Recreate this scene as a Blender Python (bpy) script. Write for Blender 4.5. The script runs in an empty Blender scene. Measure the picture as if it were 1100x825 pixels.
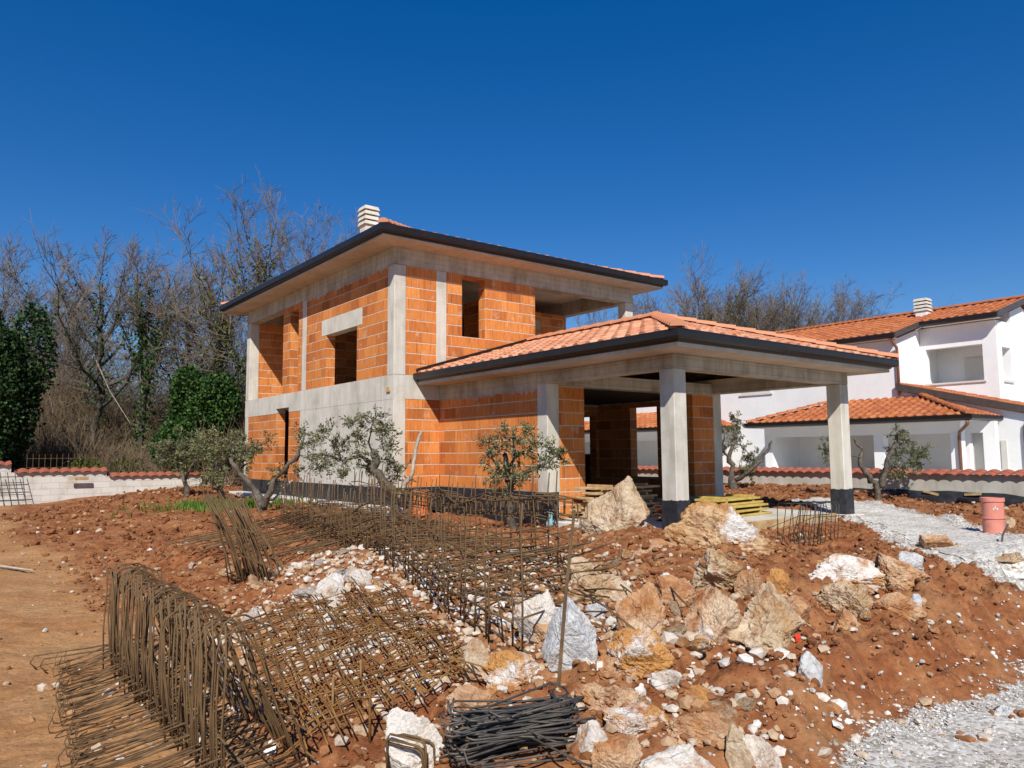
import bpy, bmesh, math, random
import numpy as np
from mathutils import Vector, Matrix

sc = bpy.context.scene
COL = sc.collection
rad = math.radians
rng = np.random.default_rng(11)
random.seed(11)

# ------------------------------------------------------------------ camera
EYE = 1.65
F = 805.13
PITCH, ROLL = rad(5.297), rad(0.4343)
fw = np.array([0, math.cos(PITCH), math.sin(PITCH)])
_up = np.array([0, -math.sin(PITCH), math.cos(PITCH)])
_ri = np.array([1.0, 0, 0])
ri = _ri * math.cos(ROLL) - _up * math.sin(ROLL)
up = _up * math.cos(ROLL) + _ri * math.sin(ROLL)

def ray(u, v):
    return (u - 550) * ri + (412.5 - v) * up + F * fw

def at(u, v, Y):
    """world point seen at photo pixel (u, v), Y metres ahead"""
    d = ray(u, v)
    return d * (Y / d[1]) + np.array([0, 0, EYE])

cam = bpy.data.cameras.new('camera')
cam.sensor_width = 36.0
cam.lens = 36.0 * F / 1100.0
cam.clip_start = 0.05
cam.clip_end = 3000
cobj = bpy.data.objects.new('camera', cam)
COL.objects.link(cobj)
M = Matrix(((ri[0], up[0], -fw[0], 0), (ri[1], up[1], -fw[1], 0), (ri[2], up[2], -fw[2], EYE), (0, 0, 0, 1)))
cobj.matrix_world = M
sc.camera = cobj

# house axes:  a = along the right-hand facade, b = along the left-hand facade
YAW = rad(37.8137)
RX = np.array([math.cos(YAW), math.sin(YAW)])
LX = np.array([-math.sin(YAW), math.cos(YAW)])
OX = np.array([-2.5971, 16.3657])

def hw(a, b, z=0.0):
    p = OX + a * RX + b * LX
    return np.array([p[0], p[1], z])

def ab(x, y):
    dx, dy = x - OX[0], y - OX[1]
    return dx * RX[0] + dy * RX[1], dx * LX[0] + dy * LX[1]

# ------------------------------------------------------------------ noise + terrain height
def _hash(ix, iy, seed):
    n = np.sin(ix * 127.1 + iy * 311.7 + seed * 74.7) * 43758.5453
    return n - np.floor(n)

def vnoise(x, y, seed=0):
    ix, iy = np.floor(x), np.floor(y)
    fx, fy = x - ix, y - iy
    fx = fx * fx * fx * (fx * (fx * 6 - 15) + 10)
    fy = fy * fy * fy * (fy * (fy * 6 - 15) + 10)
    a, b = _hash(ix, iy, seed), _hash(ix + 1, iy, seed)
    c, d = _hash(ix, iy + 1, seed), _hash(ix + 1, iy + 1, seed)
    return (a + (b - a) * fx) * (1 - fy) + (c + (d - c) * fx) * fy - 0.5

def fbm(x, y, octv=4, seed=0, gain=0.5):
    s, amp = 0, 1.0
    for i in range(octv):
        s = s + amp * vnoise(x, y, seed + i * 3.1)
        x, y = x * 2.03 + 5.2, y * 2.03 + 1.7
        amp *= gain
    return s

def sst(x, e0, e1):
    t = np.clip((x - e0) / (e1 - e0), 0, 1)
    return t * t * (3 - 2 * t)

BUMPS = [  # x, y, height, radius
    (-1.95, 8.2, 0.30, 0.75), (-1.5, 6.9, 0.12, 0.9), (1.45, 8.9, 0.26, 1.1), (2.6, 8.3, 0.20, 1.0),
    (0.7, 7.3, 0.10, 1.0), (1.9, 6.9, 0.10, 0.9), (0.75, 4.9, 0.10, 0.8), (0.1, 5.9, 0.04, 0.8), (4.1, 8.6, 0.03, 0.9), (4.2, 10.4, -0.16, 1.4), (3.8, 9.4, -0.10, 0.9),
    (-4.9, 12.2, -0.05, 1.6), (9.9, 15.6, 0.16, 0.9),
]

def zone(x, y):
    """0 = packed tan dirt, 1 = loose red soil"""
    a, b = ab(x, y)
    m = sst(a + 0.9 * fbm(x * .5, y * .5, 3, 9), -6.7, -5.5)
    m = np.maximum(m, sst(b + 1.4 * fbm(x * .4, y * .4, 3, 19), 7.5, 10.0) * sst(a, -4.6, -3.0))
    return m * sst(b, -13.3, -12.7)

def H(x, y):
    x = np.asarray(x, float); y = np.asarray(y, float)
    a, b = ab(x, y)
    wob = 0.5 * fbm(x * .6, y * .6, 3, 4)
    pad = sst(a - 1.0 * sst(b, 4, 11), -7.2, -2.4) * (.24 * sst(b + .30 * fbm(x * .9, y * .9, 4, 61), -12.3, -11.7) + .16 * sst(b + wob * .3, -12.2, -10.5))
    left = 0.12 * sst(b, -9, -2) * (1 - sst(a, -7.2, -2.4))
    h = pad + left
    h = h + 0.03 * np.exp(-((b + 10.5 + wob * .5) / 0.55) ** 2) * sst(a, -3.0, -0.5) * (1 - sst(a, 3.0, 7.5) * .6)
    h = h - 0.16 * sst(a, 3.5, 9) * sst(-b, 9.0, 11.0) * sst(b, -12.85, -11.5)
    h = h + 0.20 * sst(a, 9.3, 11.5) * sst(b, -5.5, -2.5) - .16 * sst(a, 9, 11.5) * sst(-b, 5.0, 6.5)
    h = h + 0.14 * sst(a, -3.2, -.6) * sst(b, 9.0, 13.5)
    for bx, by, bh, br in BUMPS:
        h = h + bh * np.exp(-(((x - bx) ** 2 + (y - by) ** 2) / br ** 2))
    near = 1 - sst(np.hypot(x, y), 25, 45)
    z = zone(x, y)
    house = sst(a, 0.6, 1.4) * (1 - sst(a, 6.3, 6.9)) * sst(b, -7.2, -6.7) * (1 - sst(b, 0, .5))
    house = np.maximum(house, sst(a, -.1, .3) * (1 - sst(a, 7.5, 8)) * sst(b, -.1, .3) * (1 - sst(b, 9.6, 10)))
    amp = near * (1 - house)
    path = sst(-pathd(a, b), -0.05, 0.25)
    rough = z * (1 - .93 * path)
    n = 0.09 * fbm(x * .9, y * .9, 3, 1) * (0.25 + .75 * rough)
    n = n + rough * (0.085 * fbm(x * 3.1, y * 3.1, 4, 2, .6) + 0.085 * (np.abs(fbm(x * 7, y * 7, 4, 3, .6)) - .18) + .02 * fbm(x * 19, y * 19, 2, 6))
    n = n + (1 - rough) * (0.022 * fbm(x * 4, y * 4, 4, 5, .65) + .012 * fbm(x * 13, y * 13, 2, 15))
    # bank face: rain-cut crumbly soil
    bank = sst(b, -12.7, -12.2) * (1 - sst(b, -10.9, -10.3)) * sst(a, -5.5, -3.5)
    n = n + bank * (0.14 * fbm(a * 1.6, b * 3.5, 4, 31, .6) + .05 * fbm(a * 9, b * 5, 3, 33))
    n = n * sst(b + .30 * fbm(x * .9, y * .9, 4, 61), -12.4, -11.95)
    h = h + n * amp - house * 0.22
    road = 1 - sst(b + .30 * fbm(x * .9, y * .9, 4, 61), -12.45, -12.1)
    h = h * (1 - road) + road * 0.015 * fbm(x * 5, y * 5, 3, 8)
    return h

PATH = [(9.6, -4.6), (7.3, -6.75), (5.9, -8.0), (4.5, -9.15), (3.2, -10.25), (2.0, -11.3), (0.8, -12.9)]
def pathd(a, b):
    """distance to the gravel path's edge, negative inside"""
    a = np.asarray(a, float); b = np.asarray(b, float)
    d = np.full(a.shape, 1e9)
    for (p, q) in zip(PATH[:-1], PATH[1:]):
        dx, dy = q[0] - p[0], q[1] - p[1]
        t = np.clip(((a - p[0]) * dx + (b - p[1]) * dy) / (dx * dx + dy * dy), 0, 1)
        d = np.minimum(d, np.hypot(a - p[0] - t * dx, b - p[1] - t * dy))
    return d - 0.80 + 0.22 * fbm(a * 1.3, b * 1.3, 4, 41)

def gpt(u, v):
    """where the pixel's ray meets the terrain"""
    d = ray(u, v); d = d / d[1]
    ys = np.concatenate([np.arange(2.5, 20, .03), np.arange(20, 60, .1)])
    P = d[None, :] * ys[:, None]; P[:, 2] += EYE
    below = P[:, 2] < H(P[:, 0], P[:, 1])
    i = int(np.argmax(below)) if below.any() else len(ys) - 1
    return P[i]

# ------------------------------------------------------------------ materials
def mk(name, rough=0.85, spec=0.3):
    m = bpy.data.materials.new(name)
    m.use_nodes = True
    nt = m.node_tree
    b = nt.nodes['Principled BSDF']
    b.inputs['Roughness'].default_value = rough
    b.inputs['Specular IOR Level'].default_value = spec
    return m, nt, b

def nd(nt, t, **kw):
    n = nt.nodes.new(t)
    for k, v in kw.items():
        if k in n.inputs.keys():
            n.inputs[k].default_value = v
        else:
            setattr(n, k, v)
    return n

def c4(c):
    return (c[0], c[1], c[2], 1.0)

def noise(nt, scale, detail=6, rough=.55, vec=None, dist=0):
    n = nd(nt, 'ShaderNodeTexNoise')
    n.inputs['Scale'].default_value = scale
    n.inputs['Detail'].default_value = detail
    n.inputs['Roughness'].default_value = rough
    n.inputs['Distortion'].default_value = dist
    if vec is not None:
        nt.links.new(vec, n.inputs['Vector'])
    return n

def ramp(nt, fac, stops):
    r = nd(nt, 'ShaderNodeValToRGB')
    els = r.color_ramp.elements
    while len(els) < len(stops):
        els.new(0.5)
    for e, (p, c) in zip(els, stops):
        e.position = p
        e.color = c4(c) if len(c) == 3 else c
    nt.links.new(fac, r.inputs['Fac'])
    return r

def mix(nt, fac, a, b, mode='MIX'):
    n = nd(nt, 'ShaderNodeMix', data_type='RGBA', blend_type=mode)
    for s, val in ((n.inputs[0], fac), (n.inputs[6], a), (n.inputs[7], b)):
        if isinstance(val, (int, float)):
            s.default_value = val
        elif isinstance(val, tuple):
            s.default_value = c4(val)
        else:
            nt.links.new(val, s)
    return n.outputs[2]

def bump(nt, bsdf, height, strength=.5, dist=.02):
    b = nd(nt, 'ShaderNodeBump')
    b.inputs['Strength'].default_value = strength
    b.inputs['Distance'].default_value = dist
    nt.links.new(height, b.inputs['Height'])
    nt.links.new(b.outputs[0], bsdf.inputs['Normal'])

def coords(nt, kind='Object'):
    return nd(nt, 'ShaderNodeTexCoord').outputs[kind]

def speckle(name, c1, c2, c3, scale=4, rough=.85, spec=.3, bs=.4, bd=.01, bscale=None, kind='Object'):
    m, nt, b = mk(name, rough, spec)
    co = coords(nt, kind)
    n1 = noise(nt, scale, 8, .6, co)
    r = ramp(nt, n1.outputs[0], [(.32, c1), (.5, c2), (.68, c3)])
    nt.links.new(r.outputs[0], b.inputs['Base Color'])
    n2 = noise(nt, bscale or scale * 8, 5, .6, co)
    bump(nt, b, n2.outputs[0], bs, bd)
    return m

def concrete(name, base, dark, light, stain=.5, lines=False):
    m, nt, b = mk(name, .9, .2)
    co = coords(nt)
    n1 = noise(nt, 1.3, 6, .6, co)
    mp = nd(nt, 'ShaderNodeMapping'); mp.inputs['Scale'].default_value = (3, 3, .5)
    nt.links.new(co, mp.inputs['Vector'])
    n2 = noise(nt, 2.2, 6, .6, mp.outputs[0])
    n3 = noise(nt, 45, 4, .6, co)
    r = ramp(nt, n1.outputs[0], [(.3, dark), (.5, base), (.7, light)])
    r2 = ramp(nt, n2.outputs[0], [(.35, (.72, .68, .62)), (.55, (1, 1, 1))])
    c = mix(nt, stain, r.outputs[0], r2.outputs[0], 'MULTIPLY')
    r3 = ramp(nt, n3.outputs[0], [(.3, (.82, .82, .82)), (.5, (1, 1, 1))])
    c = mix(nt, .5, c, r3.outputs[0], 'MULTIPLY')
    nt.links.new(c, b.inputs['Base Color'])
    h = n3.outputs[0]
    if lines:
        w = nd(nt, 'ShaderNodeTexWave', wave_type='BANDS', bands_direction='Z')
        w.inputs['Scale'].default_value = 2.4
        w.inputs['Distortion'].default_value = 1.0
        nt.links.new(co, w.inputs['Vector'])
        r4 = ramp(nt, w.outputs[0], [(.0, (.75, .75, .75)), (.08, (1, 1, 1))])
        c = mix(nt, .7, c, r4.outputs[0], 'MULTIPLY')
        nt.links.new(c, b.inputs['Base Color'])
    bump(nt, b, h, .35, .006)
    return m

def brick_mat(name, c1, c2, mortar, smear=.5):
    m, nt, b = mk(name, .8, .25)
    uv = nd(nt, 'ShaderNodeUVMap', uv_map='UVMap').outputs[0]
    wob = noise(nt, 2.3, 3, .5, uv)
    off = nd(nt, 'ShaderNodeVectorMath', operation='SCALE'); off.inputs['Scale'].default_value = .016
    sub = nd(nt, 'ShaderNodeVectorMath', operation='SUBTRACT'); sub.inputs[1].default_value = (.5, .5, .5)
    nt.links.new(wob.outputs['Color'], sub.inputs[0]); nt.links.new(sub.outputs[0], off.inputs[0])
    add = nd(nt, 'ShaderNodeVectorMath', operation='ADD')
    nt.links.new(uv, add.inputs[0]); nt.links.new(off.outputs[0], add.inputs[1])
    bt = nd(nt, 'ShaderNodeTexBrick', offset=.38, offset_frequency=2, squash=.72, squash_frequency=3)
    bt.inputs['Scale'].default_value = 1
    bt.inputs['Brick Width'].default_value = .50
    bt.inputs['Row Height'].default_value = .25
    bt.inputs['Mortar Size'].default_value = .0045
    bt.inputs['Mortar Smooth'].default_value = .3
    bt.inputs['Bias'].default_value = -.15
    bt.inputs['Color1'].default_value = c4(c1)
    bt.inputs['Color2'].default_value = c4(c2)
    vj = noise(nt, 1.9, 2, .5, uv)
    vjr = ramp(nt, vj.outputs[0], [(.48, (c2[0] * .45, c2[1] * .45, c2[2] * .5)), (.56, mortar)])
    nt.links.new(vjr.outputs[0], bt.inputs['Mortar'])
    nt.links.new(add.outputs[0], bt.inputs['Vector'])
    sx = nd(nt, 'ShaderNodeSeparateXYZ'); nt.links.new(add.outputs[0], sx.inputs[0])
    row = nd(nt, 'ShaderNodeMath', operation='PINGPONG'); row.inputs[1].default_value = .125
    nt.links.new(sx.outputs['Y'], row.inputs[0])
    jn = noise(nt, 14, 3, .6, uv)
    jw = nd(nt, 'ShaderNodeMath', operation='MULTIPLY_ADD'); jw.inputs[1].default_value = -.016
    nt.links.new(jn.outputs[0], jw.inputs[0]); nt.links.new(row.outputs[0], jw.inputs[2])
    joint = nd(nt, 'ShaderNodeMapRange'); joint.inputs['From Min'].default_value = .0035; joint.inputs['From Max'].default_value = -.001
    nt.links.new(jw.outputs[0], joint.inputs[0])
    # fluted faces of hollow clay blocks
    w = nd(nt, 'ShaderNodeTexWave', wave_type='BANDS', bands_direction='X')
    w.inputs['Scale'].default_value = 7.0
    w.inputs['Distortion'].default_value = .4
    nt.links.new(uv, w.inputs['Vector'])
    mp = nd(nt, 'ShaderNodeMapping'); mp.inputs['Scale'].default_value = (9, 1.1, 1)
    nt.links.new(uv, mp.inputs['Vector'])
    vs = noise(nt, 2.0, 4, .6, mp.outputs[0])
    shade = ramp(nt, vs.outputs[0], [(.3, (.68, .62, .6)), (.5, (1, 1, 1)), (.72, (1.12, 1.1, 1.08))])
    c = mix(nt, .75, bt.outputs['Color'], shade.outputs[0], 'MULTIPLY')
    # odd darker and paler blocks
    cell = nd(nt, 'ShaderNodeVectorMath', operation='DIVIDE'); cell.inputs[1].default_value = (.43, .25, 1)
    cf = nd(nt, 'ShaderNodeVectorMath', operation='FLOOR'); nt.links.new(add.outputs[0], cell.inputs[0]); nt.links.new(cell.outputs[0], cf.inputs[0])
    wn = nd(nt, 'ShaderNodeTexWhiteNoise', noise_dimensions='2D'); nt.links.new(cf.outputs[0], wn.inputs['Vector'])
    wr_ = ramp(nt, wn.outputs['Value'], [(0, (.62, .55, .55)), (.12, (.80, .76, .75)), (.3, (1, 1, 1)), (.8, (1.05, 1.08, 1.12)), (1, (1.15, 1.3, 1.5))])
    c = mix(nt, .8, c, wr_.outputs[0], 'MULTIPLY')
    c = mix(nt, joint.outputs[0], c, mortar)
    # mortar smears and splashes
    sm = noise(nt, 3.4, 8, .7, uv, .6)
    smr = ramp(nt, sm.outputs[0], [(.57, (0, 0, 0)), (.70, (1, 1, 1))])
    k = nd(nt, 'ShaderNodeMath', operation='MULTIPLY'); k.inputs[1].default_value = smear
    nt.links.new(smr.outputs[0], k.inputs[0])
    c = mix(nt, k.outputs[0], c, (mortar[0], mortar[1] * .93, mortar[2] * .85))
    dirt = noise(nt, 11, 6, .7, uv)
    dr = ramp(nt, dirt.outputs[0], [(.3, (.74, .7, .7)), (.46, (1, 1, 1))])
    c = mix(nt, .55, c, dr.outputs[0], 'MULTIPLY')
    nt.links.new(c, b.inputs['Base Color'])
    inv = nd(nt, 'ShaderNodeMath', operation='MULTIPLY_ADD')
    inv.inputs[1].default_value = -1.4; inv.inputs[2].default_value = 1.0
    mxj = nd(nt, 'ShaderNodeMath', operation='MAXIMUM'); nt.links.new(bt.outputs['Fac'], mxj.inputs[0]); nt.links.new(joint.outputs[0], mxj.inputs[1])
    nt.links.new(mxj.outputs[0], inv.inputs[0])
    ad = nd(nt, 'ShaderNodeMath', operation='MULTIPLY_ADD'); ad.inputs[1].default_value = .22
    nt.links.new(w.outputs[0], ad.inputs[0]); nt.links.new(inv.outputs[0], ad.inputs[2])
    bump(nt, b, ad.outputs[0], .7, .010)
    return m

def tile_mat(name, cols, dust=(.7, .5, .4), dustamt=.2, pitch=.3, row=.35):
    m, nt, b = mk(name, .75, .3)
    uv = nd(nt, 'ShaderNodeUVMap', uv_map='UVMap').outputs[0]
    dv = nd(nt, 'ShaderNodeVectorMath', operation='DIVIDE'); dv.inputs[1].default_value = (pitch, row, 1)
    fl = nd(nt, 'ShaderNodeVectorMath', operation='FLOOR')
    nt.links.new(uv, dv.inputs[0]); nt.links.new(dv.outputs[0], fl.inputs[0])
    wn = nd(nt, 'ShaderNodeTexWhiteNoise', noise_dimensions='2D')
    nt.links.new(fl.outputs[0], wn.inputs['Vector'])
    r = ramp(nt, wn.outputs['Value'], [(i / (len(cols) - 1), c) for i, c in enumerate(cols)])
    n = noise(nt, 4.5, 8, .7, uv)
    dr = ramp(nt, n.outputs[0], [(.45, (0, 0, 0)), (.66, (1, 1, 1))])
    k = nd(nt, 'ShaderNodeMath', operation='MULTIPLY'); k.inputs[1].default_value = dustamt
    nt.links.new(dr.outputs[0], k.inputs[0])
    c = mix(nt, k.outputs[0], r.outputs[0], dust)
    n2 = noise(nt, 30, 5, .7, uv)
    d2 = ramp(nt, n2.outputs[0], [(.3, (.75, .72, .7)), (.5, (1, 1, 1))])
    c = mix(nt, .6, c, d2.outputs[0], 'MULTIPLY')
    nt.links.new(c, b.inputs['Base Color'])
    bump(nt, b, n2.outputs[0], .25, .004)
    return m

def rock_mat(name, light, mid, stain, lo=.42, hi=.6, streak=False):
    m, nt, b = mk(name, .85, .25)
    co = coords(nt)
    oi = nd(nt, 'ShaderNodeObjectInfo')
    sc_ = nd(nt, 'ShaderNodeVectorMath', operation='MULTIPLY_ADD')
    sc_.inputs[1].default_value = (1, 1, 1)
    cmb = nd(nt, 'ShaderNodeCombineXYZ')
    ml = nd(nt, 'ShaderNodeMath', operation='MULTIPLY'); ml.inputs[1].default_value = 37.0
    nt.links.new(oi.outputs['Random'], ml.inputs[0])
    nt.links.new(ml.outputs[0], cmb.inputs[0]); nt.links.new(ml.outputs[0], cmb.inputs[2])
    nt.links.new(co, sc_.inputs[0]); nt.links.new(cmb.outputs[0], sc_.inputs[2])
    v = sc_.outputs[0]
    n1 = noise(nt, 2.6, 8, .62, v, .5)
    n2 = noise(nt, 7, 8, .65, v, .3)
    n3 = noise(nt, 38, 6, .7, v)
    a = mix(nt, ramp(nt, n1.outputs[0], [(lo, (0, 0, 0)), (hi, (1, 1, 1))]).outputs[0], mid, light)
    a = mix(nt, ramp(nt, n2.outputs[0], [(.50, (0, 0, 0)), (.66, (1, 1, 1))]).outputs[0], a, stain)
    g = ramp(nt, n3.outputs[0], [(.28, (.6, .58, .56)), (.5, (1, 1, 1)), (.75, (1.12, 1.1, 1.08))])
    a = mix(nt, .8, a, g.outputs[0], 'MULTIPLY')
    nt.links.new(a, b.inputs['Base Color'])
    vor = nd(nt, 'ShaderNodeTexVoronoi', feature='DISTANCE_TO_EDGE')
    vor.inputs['Scale'].default_value = 5.5
    wv = noise(nt, 5, 4, .6, v)
    wm = mix(nt, .12, v, wv.outputs['Color'])
    nt.links.new(wm, vor.inputs['Vector'])
    cr = ramp(nt, vor.outputs['Distance'], [(0, (0, 0, 0)), (.05, (1, 1, 1))])
    hsum = nd(nt, 'ShaderNodeMath', operation='MULTIPLY_ADD'); hsum.inputs[1].default_value = .35
    nt.links.new(cr.outputs[0], hsum.inputs[0]); nt.links.new(n3.outputs[0], hsum.inputs[2])
    bump(nt, b, hsum.outputs[0], .8, .022)
    return m

def island_mat(name, stops, rough=.85, bscale=40):
    m, nt, b = mk(name, rough, .25)
    g = nd(nt, 'ShaderNodeNewGeometry')
    r = ramp(nt, g.outputs['Random Per Island'], stops)
    n = noise(nt, bscale, 5, .65, coords(nt))
    d = ramp(nt, n.outputs[0], [(.3, (.65, .62, .6)), (.52, (1, 1, 1))])
    c = mix(nt, .7, r.outputs[0], d.outputs[0], 'MULTIPLY')
    nt.links.new(c, b.inputs['Base Color'])
    bump(nt, b, n.outputs[0], .4, .006)
    return m

def leaf_mat(name, stops, rough=.45, trans=.25):
    m, nt, b = mk(name, max(rough, .55), .18)
    g = nd(nt, 'ShaderNodeNewGeometry')
    r = ramp(nt, g.outputs['Random Per Island'], stops)
    nt.links.new(r.outputs[0], b.inputs['Base Color'])
    tr = nd(nt, 'ShaderNodeBsdfTranslucent')
    nt.links.new(r.outputs[0], tr.inputs['Color'])
    ms = nd(nt, 'ShaderNodeMixShader'); ms.inputs[0].default_value = trans
    nt.links.new(b.outputs[0], ms.inputs[1]); nt.links.new(tr.outputs[0], ms.inputs[2])
    nt.links.new(ms.outputs[0], nt.nodes['Material Output'].inputs['Surface'])
    return m

def plain(name, c, rough=.6, spec=.4, var=.25, scale=6):
    return speckle(name, tuple(x * (1 - var) for x in c), c, tuple(min(1, x * (1 + var)) for x in c), scale, rough, spec, .15, .004)

MT = {}
MT['brick'] = brick_mat('clay_block', (.64, .225, .055), (.50, .15, .036), (.60, .50, .40), .7)
MT['concrete'] = concrete('concrete_pale', (.60, .565, .495), (.46, .425, .365), (.67, .635, .565), .5)
MT['concrete_beam'] = concrete('concrete_beam', (.50, .455, .38), (.34, .29, .23), (.60, .555, .48), .8, True)
MT['soffit'] = concrete('soffit_boards', (.60, .50, .39), (.50, .40, .30), (.66, .57, .46), .4)
MT['bitumen'] = speckle('bitumen', (.012, .013, .016), (.022, .023, .028), (.04, .04, .045), 9, .45, .5, .5, .01)
MT['gutter'] = plain('brown_metal', (.014, .010, .0085), .36, .5, .25)
MT['gutter2'] = plain('grey_brown_metal', (.075, .06, .052), .42, .5, .2)
MT['copper'] = plain('copper_pipe', (.20, .085, .045), .35, .6, .25)
MT['tile_new'] = tile_mat('roof_tile_dusty', [(.50, .18, .085), (.60, .245, .12), (.66, .33, .19), (.47, .15, .065), (.62, .275, .14)], (.70, .50, .36), .5)
MT['tile_old'] = tile_mat('roof_tile_orange', [(.37, .105, .036), (.47, .155, .052), (.42, .125, .042), (.32, .08, .03), (.50, .19, .075)], (.52, .27, .13), .3)
MT['tile_cope'] = tile_mat('coping_tile', [(.36, .095, .05), (.44, .13, .07), (.30, .08, .045)], (.5, .3, .22), .3)
MT['white'] = concrete('white_render', (.79, .79, .785), (.75, .75, .745), (.82, .82, .815), .05)
MT['offwhite'] = concrete('grey_render', (.60, .58, .54), (.56, .54, .50), (.64, .62, .58), .1)
MT['wallgrey'] = concrete('wall_cement', (.47, .45, .40), (.38, .36, .31), (.56, .54, .49), .5)
MT['wood'] = speckle('sawn_timber', (.34, .21, .09), (.46, .31, .15), (.56, .42, .24), 5, .8, .2)
MT['wood_yellow'] = speckle('yellow_shuttering', (.38, .26, .06), (.50, .36, .09), (.56, .43, .16), 5, .7, .3)
MT['wood_grey'] = speckle('weathered_timber', (.20, .14, .09), (.30, .22, .14), (.42, .33, .23), 6, .85, .2)
MT['rust'] = speckle('rusty_steel', (.070, .038, .016), (.125, .072, .031), (.19, .115, .052), 6, .75, .35, .3, .002, 90)
MT['rust_red'] = speckle('orange_rusty_steel', (.12, .052, .016), (.21, .10, .030), (.30, .165, .055), 6, .8, .3, .3, .002, 90)
MT['steel_dark'] = speckle('dark_steel', (.03, .028, .026), (.055, .05, .045), (.11, .085, .06), 8, .55, .5, .3, .002, 90)
MT['rock_ochre'] = rock_mat('ochre_limestone', (.58, .43, .29), (.43, .20, .075), (.28, .11, .042), .42, .62)
MT['rock_tan'] = rock_mat('tan_limestone', (.58, .47, .34), (.42, .27, .14), (.30, .14, .06), .38, .6)
MT['rock_white'] = rock_mat('white_limestone', (.66, .62, .57), (.56, .48, .40), (.40, .22, .11), .36, .58)
MT['rock_grey'] = rock_mat('grey_limestone', (.56, .56, .56), (.43, .43, .44), (.38, .31, .25), .38, .6)
MT['rock_mixed'] = rock_mat('white_and_ochre_limestone', (.68, .64, .59), (.50, .25, .08), (.34, .14, .05), .5, .58)
MT['rock_big'] = rock_mat('ochre_boulder_white_break', (.62, .45, .28), (.44, .23, .085), (.30, .13, .05), .42, .62)
def white_break():
    m = MT['rock_big']; nt = m.node_tree; b = nt.nodes['Principled BSDF']
    src = b.inputs['Base Color'].links[0].from_socket
    co = coords(nt)
    d = nd(nt, 'ShaderNodeVectorMath', operation='DISTANCE'); d.inputs[1].default_value = (.06, -.30, .27)
    nt.links.new(co, d.inputs[0])
    n = noise(nt, 6, 6, .65, co)
    ad = nd(nt, 'ShaderNodeMath', operation='MULTIPLY_ADD'); ad.inputs[1].default_value = .35
    nt.links.new(n.outputs[0], ad.inputs[0]); nt.links.new(d.outputs['Value'], ad.inputs[2])
    r = ramp(nt, ad.outputs[0], [(.38, (1, 1, 1)), (.43, (0, 0, 0))])
    nt.links.new(mix(nt, r.outputs[0], src, (.66, .62, .58)), b.inputs['Base Color'])
white_break()
MT['stones'] = island_mat('broken_stone', [(0, (.20, .078, .030)), (.5, (.32, .145, .060)), (.75, (.42, .25, .125)), (.91, (.50, .38, .26)), (.98, (.60, .53, .45)), (1, (.68, .64, .59))])
MT['chips'] = island_mat('white_stone_chips', [(0, (.34, .16, .07)), (.35, (.46, .33, .21)), (.65, (.56, .48, .39)), (1, (.68, .64, .59))])
MT['gravelchips'] = island_mat('crushed_gravel', [(0, (.22, .20, .17)), (.3, (.42, .39, .35)), (.75, (.66, .63, .59)), (.93, (.74, .72, .68)), (1, (.44, .28, .16))])
MT['clods'] = island_mat('soil_clods', [(0, (.14, .05, .02)), (.5, (.22, .085, .033)), (1, (.31, .14, .06))])
MT['bark'] = speckle('olive_bark', (.055, .046, .036), (.10, .082, .064), (.18, .15, .12), 9, .9, .2, .7, .02, 30)
MT['bark_cut'] = speckle('pale_bare_limb', (.30, .25, .19), (.40, .34, .27), (.48, .42, .35), 9, .9, .2, .5, .01, 30)
MT['twig'] = speckle('bare_twigs', (.095, .068, .046), (.15, .115, .082), (.205, .165, .12), 1.2, .9, .2, .2, .01)
MT['twig_purple'] = speckle('purple_grey_twigs', (.10, .076, .060), (.15, .117, .093), (.205, .165, .132), 1.2, .9, .2, .2, .01)
MT['thicket'] = speckle('thicket_stems', (.085, .056, .032), (.15, .105, .062), (.24, .18, .12), .8, .9, .2, .2, .01)
MT['trunk'] = speckle('grey_trunk', (.04, .033, .027), (.078, .065, .052), (.14, .12, .095), 5, .9, .2, .7, .02, 25)
MT['olive_leaf'] = leaf_mat('olive_leaf', [(0, (.065, .078, .028)), (.5, (.14, .15, .062)), (.85, (.24, .245, .15)), (1, (.24, .20, .07))], .5, .15)
MT['ivy_leaf'] = leaf_mat('ivy_leaf', [(0, (.010, .030, .007)), (.5, (.030, .078, .015)), (1, (.085, .15, .035))], .35, .15)
MT['ivy_dark'] = leaf_mat('dark_ivy_leaf', [(0, (.008, .022, .008)), (.6, (.02, .05, .014)), (1, (.06, .11, .03))], .32, .1)
MT['ivy_yellow'] = leaf_mat('yellow_green_ivy', [(0, (.05, .07, .015)), (.6, (.10, .125, .025)), (1, (.17, .18, .05))], .5, .2)
MT['grass'] = leaf_mat('fresh_grass', [(0, (.06, .14, .015)), (1, (.14, .25, .04))], .5, .3)
MT['pink'] = plain('pink_plastic', (.62, .23, .17), .45, .4, .12)
MT['orange_pipe'] = plain('orange_plastic', (.55, .16, .05), .45, .4, .2)
MT['cyan'] = plain('cyan_plastic', (.22, .52, .60), .4, .4, .1)
MT['membrane'] = speckle('black_membrane', (.010, .011, .013), (.016, .017, .02), (.03, .031, .035), 5, .5, .4, .6, .02, 14)
MT['rag'] = plain('white_plastic', (.8, .79, .78), .4, .4, .05)
MT['red'] = plain('red_plastic', (.6, .04, .02), .5, .4, .1)
MT['dark_in'] = plain('dark_interior', (.05, .035, .025), .9, .2)  # near-black tone painted in for shade inside the rooms; flue blocks share it

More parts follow.
